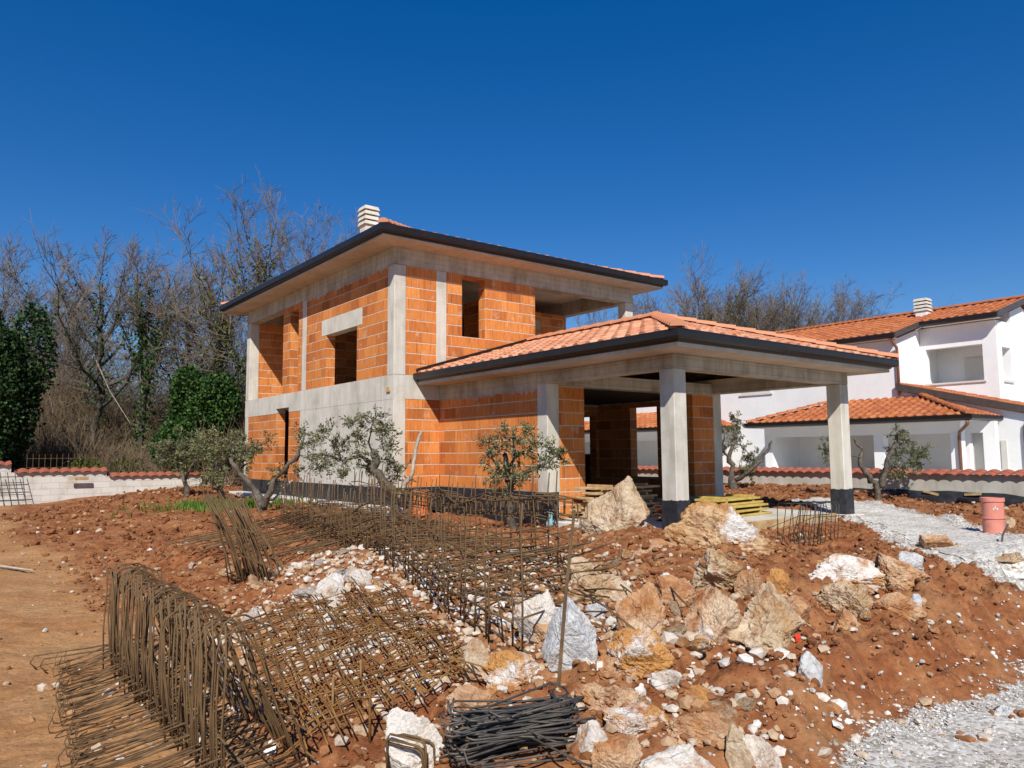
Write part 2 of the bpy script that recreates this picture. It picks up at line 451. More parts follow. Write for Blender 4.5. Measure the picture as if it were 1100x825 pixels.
# ------------------------------------------------------------------ mesh helpers
class MB:
    def __init__(s):
        s.V = []; s.Q = []; s.T = []; s.NG = []; s.n = 0
    def add(s, V, quads=None, tris=None, ngons=None):
        V = np.asarray(V, float).reshape(-1, 3)
        if quads is not None and len(quads):
            s.Q.append(np.asarray(quads, np.int64).reshape(-1, 4) + s.n)
        if tris is not None and len(tris):
            s.T.append(np.asarray(tris, np.int64).reshape(-1, 3) + s.n)
        if ngons is not None:
            for g in ngons:
                s.NG.append([i + s.n for i in g])
        s.V.append(V); s.n += len(V)
        return s
    def box(s, x0, x1, y0, y1, z0, z1):
        x0, x1 = min(x0, x1), max(x0, x1); y0, y1 = min(y0, y1), max(y0, y1); z0, z1 = min(z0, z1), max(z0, z1)
        V = [(x0, y0, z0), (x1, y0, z0), (x1, y1, z0), (x0, y1, z0), (x0, y0, z1), (x1, y0, z1), (x1, y1, z1), (x0, y1, z1)]
        return s.add(V, [(0, 3, 2, 1), (4, 5, 6, 7), (0, 1, 5, 4), (1, 2, 6, 5), (2, 3, 7, 6), (3, 0, 4, 7)])
    def obox(s, c, ax, ay, az):
        """box from centre and three half-axis vectors"""
        c, ax, ay, az = (np.asarray(t, float) for t in (c, ax, ay, az))
        V = [c - ax - ay - az, c + ax - ay - az, c + ax + ay - az, c - ax + ay - az, c - ax - ay + az, c + ax - ay + az, c + ax + ay + az, c - ax + ay + az]
        return s.add(V, [(0, 3, 2, 1), (4, 5, 6, 7), (0, 1, 5, 4), (1, 2, 6, 5), (2, 3, 7, 6), (3, 0, 4, 7)])
    def slab(s, poly, thick):
        """polygon (3d, planar) extruded along -normal-z by thick"""
        P = np.asarray(poly, float); n = len(P)
        V = np.vstack([P, P - np.array([0, 0, thick])])
        return s.add(V, [((i + 1) % n, i, n + i, n + (i + 1) % n) for i in range(n)], None, [list(range(n)), list(range(2 * n - 1, n - 1, -1))])
    def tube(s, pts, radii, sides=6, cap=True, flat=1.0):
        P = np.asarray(pts, float); n = len(P)
        R = np.broadcast_to(np.asarray(radii, float), (n,))
        T = np.empty_like(P)
        T[1:-1] = P[2:] - P[:-2]; T[0] = P[1] - P[0]; T[-1] = P[-1] - P[-2]
        T /= np.linalg.norm(T, axis=1)[:, None] + 1e-12
        ref = np.array([0, 0, 1.0]) if abs(T[0][2]) < .9 else np.array([1.0, 0, 0])
        V = []
        u = np.cross(T[0], ref); u /= np.linalg.norm(u)
        for i in range(n):
            u = u - T[i] * (u @ T[i]); u /= np.linalg.norm(u) + 1e-12
            w = np.cross(T[i], u)
            for k in range(sides):
                a = 2 * math.pi * k / sides
                V.append(P[i] + R[i] * (math.cos(a) * u + math.sin(a) * w * flat))
        Q = []
        for i in range(n - 1):
            for k in range(sides):
                k2 = (k + 1) % sides
                Q.append((i * sides + k, i * sides + k2, (i + 1) * sides + k2, (i + 1) * sides + k))
        ng = [list(range(sides - 1, -1, -1)), list(range((n - 1) * sides, n * sides))] if cap else None
        return s.add(V, Q, None, ng)
    def sticks(s, P0, P1, r0, r1, sides=3):
        P0 = np.asarray(P0, float); P1 = np.asarray(P1, float); n = len(P0)
        if n == 0: return s
        r0 = np.broadcast_to(r0, (n,)); r1 = np.broadcast_to(r1, (n,))
        T = P1 - P0; T /= np.linalg.norm(T, axis=1)[:, None] + 1e-12
        ref = np.where(np.abs(T[:, 2:3]) < .9, np.array([[0, 0, 1.0]]), np.array([[1.0, 0, 0]]))
        U = np.cross(T, ref); U /= np.linalg.norm(U, axis=1)[:, None] + 1e-12
        W = np.cross(T, U)
        V = np.empty((n, 2 * sides, 3))
        for k in range(sides):
            a = 2 * math.pi * k / sides
            d = math.cos(a) * U + math.sin(a) * W
            V[:, k] = P0 + d * r0[:, None]; V[:, sides + k] = P1 + d * r1[:, None]
        base = (np.arange(n) * 2 * sides)[:, None]
        Q = np.concatenate([np.stack([base[:, 0] + k, base[:, 0] + (k + 1) % sides, base[:, 0] + sides + (k + 1) % sides, base[:, 0] + sides + k], 1) for k in range(sides)])
        return s.add(V.reshape(-1, 3), Q)
    def leaves(s, C, L, W, D=None, seed=0):
        g = np.random.default_rng(seed)
        n = len(C)
        if D is None:
            D = g.normal(size=(n, 3))
        D = D / (np.linalg.norm(D, axis=1)[:, None] + 1e-9)
        N = g.normal(size=(n, 3)); S = np.cross(D, N); S /= np.linalg.norm(S, axis=1)[:, None] + 1e-9
        L = (L * g.uniform(.7, 1.3, n))[:, None]; W = (W * g.uniform(.7, 1.3, n))[:, None]
        V = np.stack([C, C + D * L * .5 + S * W * .5, C + D * L, C + D * L * .5 - S * W * .5], 1).reshape(-1, 3)
        return s.add(V, np.arange(4 * n).reshape(n, 4))
    def mesh(s, name, uv=False, smooth=False, uvoff=(0, 0)):
        V = np.concatenate(s.V) if s.V else np.zeros((0, 3))
        Q = np.concatenate(s.Q) if s.Q else np.zeros((0, 4), np.int64)
        T = np.concatenate(s.T) if s.T else np.zeros((0, 3), np.int64)
        me = bpy.data.meshes.new(name)
        loops = [Q.ravel(), T.ravel()] + [np.array(g) for g in s.NG]
        tot = [np.full(len(Q), 4), np.full(len(T), 3), np.array([len(g) for g in s.NG], int)]
        lv = np.concatenate(loops).astype(np.int32) if loops else np.zeros(0, np.int32)
        lt = np.concatenate(tot).astype(np.int32)
        ls = np.concatenate([[0], np.cumsum(lt)[:-1]]).astype(np.int32)
        me.vertices.add(len(V)); me.vertices.foreach_set('co', V.ravel())
        me.loops.add(len(lv)); me.loops.foreach_set('vertex_index', lv)
        me.polygons.add(len(lt)); me.polygons.foreach_set('loop_start', ls)
        me.update(calc_edges=True)
        me.validate()
        me.polygons.foreach_set('use_smooth', np.full(len(me.polygons), bool(smooth)))
        if uv:
            boxuv(me, uvoff)
        return me
    def build(s, name, mat, parent=None, smooth=False, uv=False, bevel=0, uvoff=(0, 0)):
        o = bpy.data.objects.new(name, s.mesh(name, uv, smooth, uvoff))
        COL.objects.link(o)
        o.data.materials.append(MT[mat] if isinstance(mat, str) else mat)
        if parent is not None:
            o.parent = parent
        if bevel:
            b = o.modifiers.new('bevel', 'BEVEL'); b.width = bevel; b.segments = 1; b.limit_method = 'ANGLE'
        return o

def boxuv(me, off=(0, 0)):
    uvl = me.uv_layers.new(name='UVMap')
    n = len(me.loops)
    co = np.empty(len(me.vertices) * 3); me.vertices.foreach_get('co', co); co = co.reshape(-1, 3)
    vi = np.empty(n, np.int32); me.loops.foreach_get('vertex_index', vi)
    nrm = np.empty(len(me.polygons) * 3); me.polygons.foreach_get('normal', nrm); nrm = nrm.reshape(-1, 3)
    lt = np.empty(len(me.polygons), np.int32); me.polygons.foreach_get('loop_total', lt)
    pn = np.repeat(np.abs(nrm), lt, axis=0)
    P = co[vi]
    ax = np.argmax(pn, axis=1)
    u = np.where(ax == 0, P[:, 1], P[:, 0]); v = np.where(ax == 2, P[:, 1], P[:, 2])
    uvl.data.foreach_set('uv', np.stack([u + off[0], v + off[1]], 1).ravel())

def setp(o, label=None, cat=None, group=None, kind='thing'):
    if label: o['label'] = label
    if cat: o['category'] = cat
    if group: o['group'] = group
    if kind: o['kind'] = kind
    return o

def empty(name, loc=(0, 0, 0), rz=0, **kw):
    o = bpy.data.objects.new(name, None)
    COL.objects.link(o)
    o.location = tuple(float(t) for t in loc); o.rotation_euler = (0, 0, rz)
    o.empty_display_size = .3
    return setp(o, **kw)

def dup(o, parent=None, loc=None, rot=None):
    c = o.copy()
    COL.objects.link(c)
    if parent is not None: c.parent = parent
    if loc is not None: c.location = tuple(float(t) for t in loc)
    if rot is not None: c.rotation_euler = tuple(float(t) for t in rot)
    return c

def wallgrid(axis, p0, p1, cs, zs, holes):
    """wall between p0 and p1 (thickness); axis 'a' runs along a, 'b' along b; holes = (c0,c1,z0,z1)"""
    cs = sorted(set([round(c, 4) for c in cs] + [round(h[i], 4) for h in holes for i in (0, 1)]))
    zs = sorted(set([round(c, 4) for c in zs] + [round(h[i], 4) for h in holes for i in (2, 3)]))
    c0, c1, z0, z1 = cs[0], cs[-1], zs[0], zs[-1]
    nC, nZ = len(cs) - 1, len(zs) - 1
    fill = np.ones((nC, nZ), bool)
    for i in range(nC):
        for j in range(nZ):
            cm, zm = (cs[i] + cs[i + 1]) / 2, (zs[j] + zs[j + 1]) / 2
            for h in holes:
                if h[0] < cm < h[1] and h[2] < zm < h[3]:
                    fill[i, j] = False
    mb = MB()
    def P(c, p, z):
        return (c, p, z) if axis == 'a' else (p, c, z)
    def quad(A):
        mb.add(A, [(0, 1, 2, 3)])
    for i in range(nC):
        for j in range(nZ):
            if not fill[i, j]: continue
            ca, cb, za, zb = cs[i], cs[i + 1], zs[j], zs[j + 1]
            f = [P(ca, p0, za), P(cb, p0, za), P(cb, p0, zb), P(ca, p0, zb)]
            g = [P(cb, p1, za), P(ca, p1, za), P(ca, p1, zb), P(cb, p1, zb)]
            if axis == 'b': f, g = f[::-1], g[::-1]
            quad(f); quad(g)
            def open_(ii, jj):
                return ii < 0 or jj < 0 or ii >= nC or jj >= nZ or not fill[ii, jj]
            sides = []
            if open_(i - 1, j): sides.append([P(ca, p1, za), P(ca, p0, za), P(ca, p0, zb), P(ca, p1, zb)])
            if open_(i + 1, j): sides.append([P(cb, p0, za), P(cb, p1, za), P(cb, p1, zb), P(cb, p0, zb)])
            if open_(i, j - 1): sides.append([P(ca, p1, za), P(cb, p1, za), P(cb, p0, za), P(ca, p0, za)])
            if open_(i, j + 1): sides.append([P(ca, p0, zb), P(cb, p0, zb), P(cb, p1, zb), P(ca, p1, zb)])
            for q in sides:
                quad(q[::-1] if axis == 'b' else q)
    return mb

def tile_face(name, mat, parent, org, sdir, tdir, s0, s1, tl, cuts=(), pitch=.30, row=.35, amp=.05, step=.022, up_=(0, 0, 1)):
    """corrugated tiles over a roof plane: org + s*sdir + t*tdir, cut by planes (point, normal pointing outwards)"""
    org = np.asarray(org, float); sdir = np.asarray(sdir, float); tdir = np.asarray(tdir, float)
    nrm = np.cross(sdir, tdir); nrm /= np.linalg.norm(nrm)
    if nrm[2] < 0: nrm = -nrm
    ph = np.array([0, .07, .16, .275, .39, .48, .55, .7, .88])
    hh = np.array([0, .55, .88, 1.0, .88, .55, 0, -.10, -.06]) * amp
    k0, k1 = math.floor(s0 / pitch) - 1, math.ceil(s1 / pitch) + 1
    S = np.concatenate([(k + ph) * pitch for k in range(k0, k1)]); Hh = np.tile(hh, k1 - k0)
    ok = (S >= s0 - 1e-6) & (S <= s1 + 1e-6)
    S, Hh = S[ok], Hh[ok]
    n = len(S)
    mb = MB(); uvs = []
    nr = math.ceil(tl / row)
    rows = []
    for r in range(nr):
        ta, tb = r * row, min((r + 1) * row, tl)
        rows.append((ta, step)); rows.append((tb, 0.0))
    V = []
    jit = np.random.default_rng(abs(hash(name)) % 1000 + nr)
    for t, lift in rows:
        sj = jit.normal(0, .003, n)
        V.append(org + S[:, None] * sdir + t * tdir + (Hh + lift + sj)[:, None] * nrm)
        uvs.append(np.stack([S, np.full(n, t)], 1))
    V = np.concatenate(V)
    Q = []
    i = np.arange(n - 1)
    for r in range(len(rows) - 1):
        Q.append(np.stack([r * n + i, r * n + i + 1, (r + 1) * n + i + 1, (r + 1) * n + i], 1))
    # front lip thickness
    lip = V[:n] - nrm * .05
    V = np.concatenate([V, lip])
    b0 = len(rows) * n
    Q.append(np.stack([b0 + i, b0 + i + 1, i + 1, i], 1))
    mb.add(V, np.concatenate(Q))
    me = mb.mesh(name)
    bm = bmesh.new(); bm.from_mesh(me)
    for pt, nn in cuts:
        geom = bm.verts[:] + bm.edges[:] + bm.faces[:]
        bmesh.ops.bisect_plane(bm, geom=geom, plane_co=Vector(pt), plane_no=Vector(nn), clear_outer=True)
    uvl = bm.loops.layers.uv.new('UVMap')
    bm.normal_update()
    for f in bm.faces:
        c = np.array(f.calc_center_median()) - org
        for l in f.loops:
            d = np.array(l.vert.co) - org
            # keep a face inside its tile's cell
            l[uvl].uv = (d @ sdir, min(max(d @ tdir, math.floor((c @ tdir) / row + .02) * row + 1e-3), (math.floor((c @ tdir) / row + .02) + 1) * row - 1e-3))
    bm.to_mesh(me); bm.free()
    o = bpy.data.objects.new(name, me)
    COL.objects.link(o)
    me.materials.append(MT[mat])
    if parent is not None: o.parent = parent
    return o

def caps_line(mb, p0, p1, r=.11, length=.40):
    """row of half-round ridge tiles from p0 to p1"""
    p0 = np.asarray(p0, float); p1 = np.asarray(p1, float)
    d = p1 - p0; Ln = np.linalg.norm(d); d /= Ln
    side = np.cross(d, (0, 0, 1)); side /= np.linalg.norm(side); upv = np.cross(side, d)
    n = max(1, round(Ln / length)); st = Ln / n
    for i in range(n):
        a0, a1 = i * st - .03, (i + 1) * st + .02
        V = []
        for t, rr, lift in ((a0, r * 1.12, .012), (a1, r * .92, 0)):
            for k in range(7):
                an = math.pi * k / 6
                V.append(p0 + d * t + side * math.cos(an) * rr + upv * (math.sin(an) * rr * .8 + lift))
        mb.add(V, [(k, k + 1, 8 + k, 7 + k) for k in range(6)], None, [list(range(7))])

def profile_path(mb, path, prof, closed=False):
    """sweep profile [(outward, z)] along a list of horizontal (x,y) corners with mitres; outward is to the right of travel"""
    n = len(path)
    P = [np.array(p, float) for p in path]
    rings = []
    for i in range(n):
        def nrm(a, b):
            d = b - a; d /= np.linalg.norm(d); return np.array([d[1], -d[0]])
        if closed or 0 < i < n - 1:
            n0 = nrm(P[i - 1], P[i]); n1 = nrm(P[i], P[(i + 1) % n])
            m = n0 + n1; m /= (m @ n0)
        else:
            m = nrm(P[0], P[1]) if i == 0 else nrm(P[-2], P[-1])
        rings.append([(P[i][0] + m[0] * o, P[i][1] + m[1] * o, z) for o, z in prof])
    k = len(prof)
    V = np.array(rings).reshape(-1, 3)
    Q = []
    m_ = n if closed else n - 1
    for i in range(m_):
        j = (i + 1) % n
        for q in range(k):
            q2 = (q + 1) % k
            Q.append((i * k + q, i * k + q2, j * k + q2, j * k + q))
    ng = None if closed else [list(range(k)), list(range((n - 1) * k + k - 1, (n - 1) * k - 1, -1))]
    mb.add(V, Q, None, ng)
#PART2
# ------------------------------------------------------------------ ground
def ground_mat():
    m, nt, b = mk('earth', .95, .15)
    co = coords(nt)
    zn = nd(nt, 'ShaderNodeAttribute', attribute_name='loose').outputs['Fac']
    n1 = noise(nt, .8, 8, .62, co); n2 = noise(nt, 5, 8, .68, co); n3 = noise(nt, 26, 6, .7, co)
    dry = ramp(nt, n1.outputs[0], [(.30, (.30, .132, .048)), (.48, (.40, .195, .078)), (.66, (.48, .26, .115))])
    mp = nd(nt, 'ShaderNodeMapping'); mp.inputs['Scale'].default_value = (.8, 1.7, 1); mp.inputs['Rotation'].default_value = (0, 0, rad(12))
    nt.links.new(co, mp.inputs['Vector'])
    tr = noise(nt, 1.0, 6, .65, mp.outputs[0])
    trk = ramp(nt, tr.outputs[0], [(.42, (0, 0, 0)), (.62, (1, 1, 1))])
    dry2 = mix(nt, trk.outputs[0], dry.outputs[0], (.41, .225, .10))
    red = ramp(nt, n2.outputs[0], [(.30, (.155, .052, .020)), (.48, (.245, .088, .034)), (.62, (.32, .135, .056)), (.75, (.42, .235, .12))])
    n4 = noise(nt, 1.7, 6, .65, co)
    dust = ramp(nt, n4.outputs[0], [(.46, (0, 0, 0)), (.66, (.75, .75, .75))])
    rd2 = mix(nt, dust.outputs[0], red.outputs[0], (.37, .19, .085))
    soft = nd(nt, 'ShaderNodeMath', operation='MULTIPLY_ADD'); soft.inputs[1].default_value = .8
    nt.links.new(n2.outputs[0], soft.inputs[0]); nt.links.new(zn, soft.inputs[2])
    sf = ramp(nt, soft.outputs[0], [(.55, (0, 0, 0)), (1.0, (1, 1, 1))])
    c = mix(nt, sf.outputs[0], dry2, rd2)
    sp = ramp(nt, n3.outputs[0], [(.3, (.62, .58, .55)), (.5, (1, 1, 1)), (.72, (1.25, 1.22, 1.2))])
    c = mix(nt, .75, c, sp.outputs[0], 'MULTIPLY')
    gv = nd(nt, 'ShaderNodeAttribute', attribute_name='gravel').outputs['Fac']
    gvn = noise(nt, 9, 6, .7, co)
    gsum = nd(nt, 'ShaderNodeMath', operation='MULTIPLY_ADD'); gsum.inputs[1].default_value = 1.1
    nt.links.new(gvn.outputs[0], gsum.inputs[0]); nt.links.new(gv, gsum.inputs[2])
    gr_ = ramp(nt, gsum.outputs[0], [(.92, (0, 0, 0)), (1.06, (1, 1, 1))])
    vg = nd(nt, 'ShaderNodeTexVoronoi'); vg.inputs['Scale'].default_value = 42; nt.links.new(co, vg.inputs['Vector'])
    sg = nd(nt, 'ShaderNodeSeparateColor'); nt.links.new(vg.outputs['Color'], sg.inputs[0])
    gcol = ramp(nt, sg.outputs[0], [(0, (.26, .23, .19)), (.45, (.50, .465, .41)), (1, (.68, .65, .60))])
    c = mix(nt, gr_.outputs[0], c, gcol.outputs[0])
    far = nd(nt, 'ShaderNodeAttribute', attribute_name='wild').outputs['Fac']
    c = mix(nt, far, c, (.10, .075, .04))
    nt.links.new(c, b.inputs['Base Color'])
    hs = nd(nt, 'ShaderNodeMath', operation='MULTIPLY_ADD'); hs.inputs[1].default_value = .6
    nt.links.new(n3.outputs[0], hs.inputs[0]); nt.links.new(n2.outputs[0], hs.inputs[2])
    bump(nt, b, hs.outputs[0], .9, .03)
    return m

def axis_pts(f0, f1, st, lo, hi, g):
    a = list(np.arange(f0, f1, st)); s = st; x = f0; left = []
    while x > lo:
        s *= g; x -= s; left.append(x)
    s = st; x = a[-1]
    while x < hi:
        s *= g; x += s; a.append(x)
    return np.array(left[::-1] + a)

gx = axis_pts(-6.5, 8.2, .036, -600, 600, 1.035)
gy = axis_pts(3.0, 12.5, .038, -120, 900, 1.035)
XX, YY = np.meshgrid(gx, gy)
ZZ = H(XX, YY)
nx, ny = len(gx), len(gy)
gm = MB()
idx = np.arange(nx * ny).reshape(ny, nx)
gm.add(np.stack([XX.ravel(), YY.ravel(), ZZ.ravel()], 1), np.stack([idx[:-1, :-1], idx[:-1, 1:], idx[1:, 1:], idx[1:, :-1]], -1).reshape(-1, 4))
ground = gm.build('ground', ground_mat(), smooth=True)
setp(ground, kind='structure')
at_ = ground.data.attributes.new('loose', 'FLOAT', 'POINT')
at_.data.foreach_set('value', zone(XX, YY).ravel())
wild = ground.data.attributes.new('wild', 'FLOAT', 'POINT')
_a, _b = ab(XX.ravel(), YY.ravel())
wild.data.foreach_set('value', np.maximum(sst(_b, 14.3, 15.3), sst(np.hypot(XX.ravel(), YY.ravel()), 40, 60)))

gva = ground.data.attributes.new('gravel', 'FLOAT', 'POINT')
_e = _b + .30 * fbm(XX.ravel() * .9, YY.ravel() * .9, 4, 61)
gva.data.foreach_set('value', np.maximum(1 - sst(_e, -12.55, -12.0), (1 - sst(pathd(_a, _b), -.12, .34)) * (_a < 13)))

def gravel_mat(name, c1, c2, c3):
    m, nt, b = mk(name, .95, .15)
    co = coords(nt)
    v = nd(nt, 'ShaderNodeTexVoronoi'); v.inputs['Scale'].default_value = 42
    nt.links.new(co, v.inputs['Vector'])
    sep = nd(nt, 'ShaderNodeSeparateColor'); nt.links.new(v.outputs['Color'], sep.inputs[0])
    r = ramp(nt, sep.outputs[0], [(0, tuple(x * .62 for x in c1)), (.4, c2), (1, c3)])
    n = noise(nt, 1.6, 8, .65, co)
    d = ramp(nt, n.outputs[0], [(.32, (.72, .66, .60)), (.5, (1, 1, 1))])
    c = mix(nt, .8, r.outputs[0], d.outputs[0], 'MULTIPLY')
    nt.links.new(c, b.inputs['Base Color'])
    n2 = noise(nt, 60, 4, .6, co)
    h = nd(nt, 'ShaderNodeMath', operation='MULTIPLY_ADD'); h.inputs[1].default_value = -.9
    nt.links.new(v.outputs['Distance'], h.inputs[0]); nt.links.new(n2.outputs[0], h.inputs[2])
    bump(nt, b, h.outputs[0], .5, .006)
    return m

def sheet(name, mask, mat, lift, xs, ys):
    X, Y = np.meshgrid(xs, ys)
    Z = H(X, Y) + lift
    k = mask(X, Y)
    keep = k[:-1, :-1] & k[1:, :-1] & k[:-1, 1:] & k[1:, 1:]
    ii = np.arange(X.size).reshape(X.shape)
    Q = np.stack([ii[:-1, :-1], ii[:-1, 1:], ii[1:, 1:], ii[1:, :-1]], -1)[keep]
    used = np.unique(Q); rm = np.full(X.size, -1); rm[used] = np.arange(len(used))
    mb = MB(); mb.add(np.stack([X.ravel(), Y.ravel(), Z.ravel()], 1)[used], rm[Q])
    o = mb.build(name, mat, smooth=True)
    return setp(o, kind='structure')

def path_mask(X, Y):
    a, b = ab(X, Y)
    return (pathd(a, b) + .03 * fbm(X * 4, Y * 4, 2, 77) < -.14) & (a < 12.4)
def road_mask(X, Y):
    a, b = ab(X, Y)
    e = b + 12.42 + .30 * fbm(X * .9, Y * .9, 4, 61) + .05 * fbm(X * 4, Y * 4, 2, 62)
    return (e < 0) & (a > -30)
sheet('gravel_path', path_mask, gravel_mat('pale_gravel', (.48, .44, .38), (.60, .565, .505), (.72, .69, .64)), .010,
      np.arange(2.5, 22, .05), np.arange(7.5, 24, .05))
sheet('road', road_mask, gravel_mat('road_gravel', (.42, .375, .31), (.50, .465, .41), (.68, .65, .60)), .010,
      np.concatenate([np.arange(-40, -1, 1.0), np.arange(-1, 8, .025), np.arange(8, 30, .5)]), np.concatenate([np.arange(-30, 2.5, .5), np.arange(2.5, 8, .025), np.arange(8, 22, .25)]))

# ------------------------------------------------------------------ the unfinished brick house
house = empty('unfinished_house', hw(0, 0, 0), YAW, label='two storey unfinished house of bare orange hollow blocks and grey concrete', cat='house')
def hp(mb, name, mat, bevel=0, uv=False, uvoff=(0, 0), parent=None, smooth=False):
    return mb.build(name, mat, parent or house, uv=uv, bevel=bevel, uvoff=uvoff, smooth=smooth)

SL, PT, BB, BT, BM_, ZS = .42, .923, 2.874, 3.40, 5.885, 6.28     # slab, plinth top, band bottom/top, beam bottom, soffit
UVU, UVL = (.0, -.15), (.07, -.173)
# left-hand facade (a = 0)
hp(wallgrid('b', 0.0, .28, [.30, 5.23], [PT, BB], []), 'concrete_wall', 'concrete')
hp(wallgrid('b', .003, .28, [5.23, 9.50], [PT, BB], [(6.05, 7.05, PT - .01, BB + .01)]), 'brick_wall', 'brick', uv=True, uvoff=UVL)
hp(wallgrid('b', -.004, .28, [0.0, 9.77], [BB, BT], [(6.05, 7.05, BB - .01, 3.0)]), 'floor_band', 'concrete')
hp(wallgrid('b', .003, .25, [.30, 4.90], [BT, BM_], [(1.82, 3.60, BT - .01, 4.73), (1.56, 3.88, 4.73, 5.14)]), 'brick_wall', 'brick', uv=True, uvoff=UVU)
hp(MB().box(-.003, .247, 1.562, 3.878, 4.732, 5.138), 'lintel', 'concrete', .006)
hp(MB().box(0, .25, 4.902, 5.178, BT, BM_ - .002), 'concrete_column', 'concrete', .008)
hp(wallgrid('b', .003, .25, [5.18, 6.60], [BT, BM_], [(5.45, 6.08, BT - .01, 5.72)]), 'brick_wall', 'brick', uv=True, uvoff=(.2, -.15))
hp(MB().box(0, .30, 9.47, 9.77, PT, BB - .002), 'concrete_column', 'concrete', .01)
hp(MB().box(0, .30, 9.47, 9.77, BT + .002, BM_ - .002), 'concrete_column', 'concrete', .01)
hp(MB().box(0, .30, 0, .298, PT, BB - .002), 'concrete_column', 'concrete', .008)
hp(MB().box(0, .30, 0, .298, BT + .002, BM_ - .002), 'concrete_column', 'concrete', .01)
# right-hand facade (b = 0)
hp(wallgrid('a', .003, .25, [.302, 1.18], [PT, BB], []), 'brick_wall', 'brick', uv=True, uvoff=UVL)
hp(wallgrid('a', -.004, .28, [.283, 7.67], [BB, BT], []), 'floor_band', 'concrete')
hp(wallgrid('a', .003, .25, [.302, 1.10], [BT, BM_], []), 'brick_wall', 'brick', uv=True, uvoff=(.13, -.15))
hp(MB().box(1.102, 1.378, 0, .25, BT + .002, BM_ - .002), 'concrete_column', 'concrete', .008)
hp(wallgrid('a', .003, .25, [1.38, 4.05], [BT, BM_], [(1.81, 2.47, 4.405, 5.83)]), 'brick_wall', 'brick', uv=True, uvoff=(.3, -.15))
hp(MB().box(7.37, 7.67, 0, .30, BT + .002, BM_ - .002), 'concrete_column', 'concrete', .01)
hp(wallgrid('a', .002, .25, [1.182, 7.40], [SL, BB], [(4.0, 6.13, SL - .01, BB - .25)]), 'brick_wall', 'brick', uv=True)
# cement slurry run over the blocks below the beams
def drips(axis, p, c0, c1, z, seed, mx=.13):
    g_ = np.random.default_rng(seed); mb = MB(); c = c0
    n = int((c1 - c0) / .035); cs = np.linspace(c0, c1, n + 1)
    low = z - np.abs(mx * .55 * (fbm(cs * 1.7, cs * 0 + seed, 3, seed) + .35) + g_.normal(0, mx * .22, n + 1)) - .006
    V = []
    for c_, l_ in zip(cs, low):
        for (zz, pp_) in ((z - .001, p + .0), (z - .001, p - .006), (l_ + .01, p - .006), (l_, p + .0)):
            V.append((c_, pp_, zz) if axis == 'a' else (pp_, c_, zz))
    Q = [(i * 4 + q, i * 4 + q + 1, i * 4 + q + 5, i * 4 + q + 4) for i in range(n) for q in range(3)]
    mb.add(V, Q)
    hp(mb, 'cement_drip', 'concrete_beam')
drips('b', .003, .30, 4.90, 5.885, 3)
drips('b', 1.186, -3.48, -.02, 2.885, 5, .16)
drips('a', .003, .32, 1.10, 5.885, 7, .05)
# upper ring beam
hp(wallgrid('a', 0, .30, [0, 7.67], [BM_, ZS], []), 'ring_beam', 'concrete_beam')
hp(wallgrid('b', .002, .298, [.302, 9.77], [BM_, ZS], []), 'ring_beam', 'concrete_beam')
hp(wallgrid('b', 7.37, 7.668, [.302, 9.77], [BM_, ZS], []), 'ring_beam', 'concrete_beam')
hp(wallgrid('a', 9.47, 9.772, [.30, 7.368], [BM_, ZS], []), 'ring_beam', 'concrete_beam')
# loggia on the left end: end wall and back wall of blocks
hp(wallgrid('a', 9.47, 9.768, [.302, 7.36], [BT + .001, BM_ - .001], []), 'brick_wall', 'brick', uv=True, uvoff=(.1, -.15))
hp(wallgrid('b', 1.9, 2.15, [6.1, 9.46], [BT + .001, BM_ - .002], []), 'brick_wall', 'brick', uv=True)
hp(wallgrid('a', 6.08, 6.30, [.252, 1.898], [BT + .001, BM_ - .002], []), 'brick_wall', 'brick', uv=True)
# loggia on the right corner
hp(wallgrid('b', 3.80, 4.048, [.252, 2.6], [BT + .001, BM_ - .002], []), 'brick_wall', 'brick', uv=True)
hp(wallgrid('a', 2.60, 2.85, [3.80, 7.37], [BT + .001, BM_ - .002], [(4.35, 6.2, BT, 5.35), (4.2, 6.4, 5.35, 5.65)]), 'brick_wall', 'brick', uv=True)
hp(MB().box(4.202, 6.398, 2.596, 2.846, 5.352, 5.648), 'lintel', 'concrete_beam', .006)
# far walls
hp(wallgrid('b', 7.42, 7.668, [2.852, 9.46], [BT + .001, BM_ - .002], [(4.2, 5.4, 4.3, 5.6)]), 'brick_wall', 'brick', uv=True)
hp(wallgrid('b', 7.42, 7.668, [.25, 9.46], [SL, BB], [(1.2, 2.3, 1.62, 2.72), (4.5, 6.0, 1.4, 2.7)]), 'brick_wall', 'brick', uv=True)
hp(wallgrid('b', 7.40, 7.669, [.282, 9.77], [BB, BT], []), 'floor_band', 'concrete')
hp(wallgrid('a', 9.50, 9.768, [.285, 7.39], [SL, BT - .001], []), 'brick_wall', 'brick', uv=True)
hp(wallgrid('a', 3.6, 3.8, [.29, 6.0], [SL, BB - .002], []), 'partition_wall', 'brick', uv=True)
hp(MB().box(.282, 7.398, .284, 9.498, BB + .1, BT - .01), 'floor_slab', 'concrete_beam')
# plinth and foundation
hp(wallgrid('b', -.012, .27, [-.012, 9.782], [.40, PT], []), 'black_plinth', 'bitumen')
hp(wallgrid('a', -.014, .26, [.272, 1.166], [.40, PT - .001], []), 'black_plinth', 'bitumen')
hp(MB().box(-.42, -.014, -.5, 9.9, -.1, .53), 'foundation_strip', 'concrete', .02)
hp(MB().box(-.04, .05, .13, .28, 3.02, 3.14), 'junction_box', 'wood', .005)
# window boards / dark reveals need no filling: the openings are open

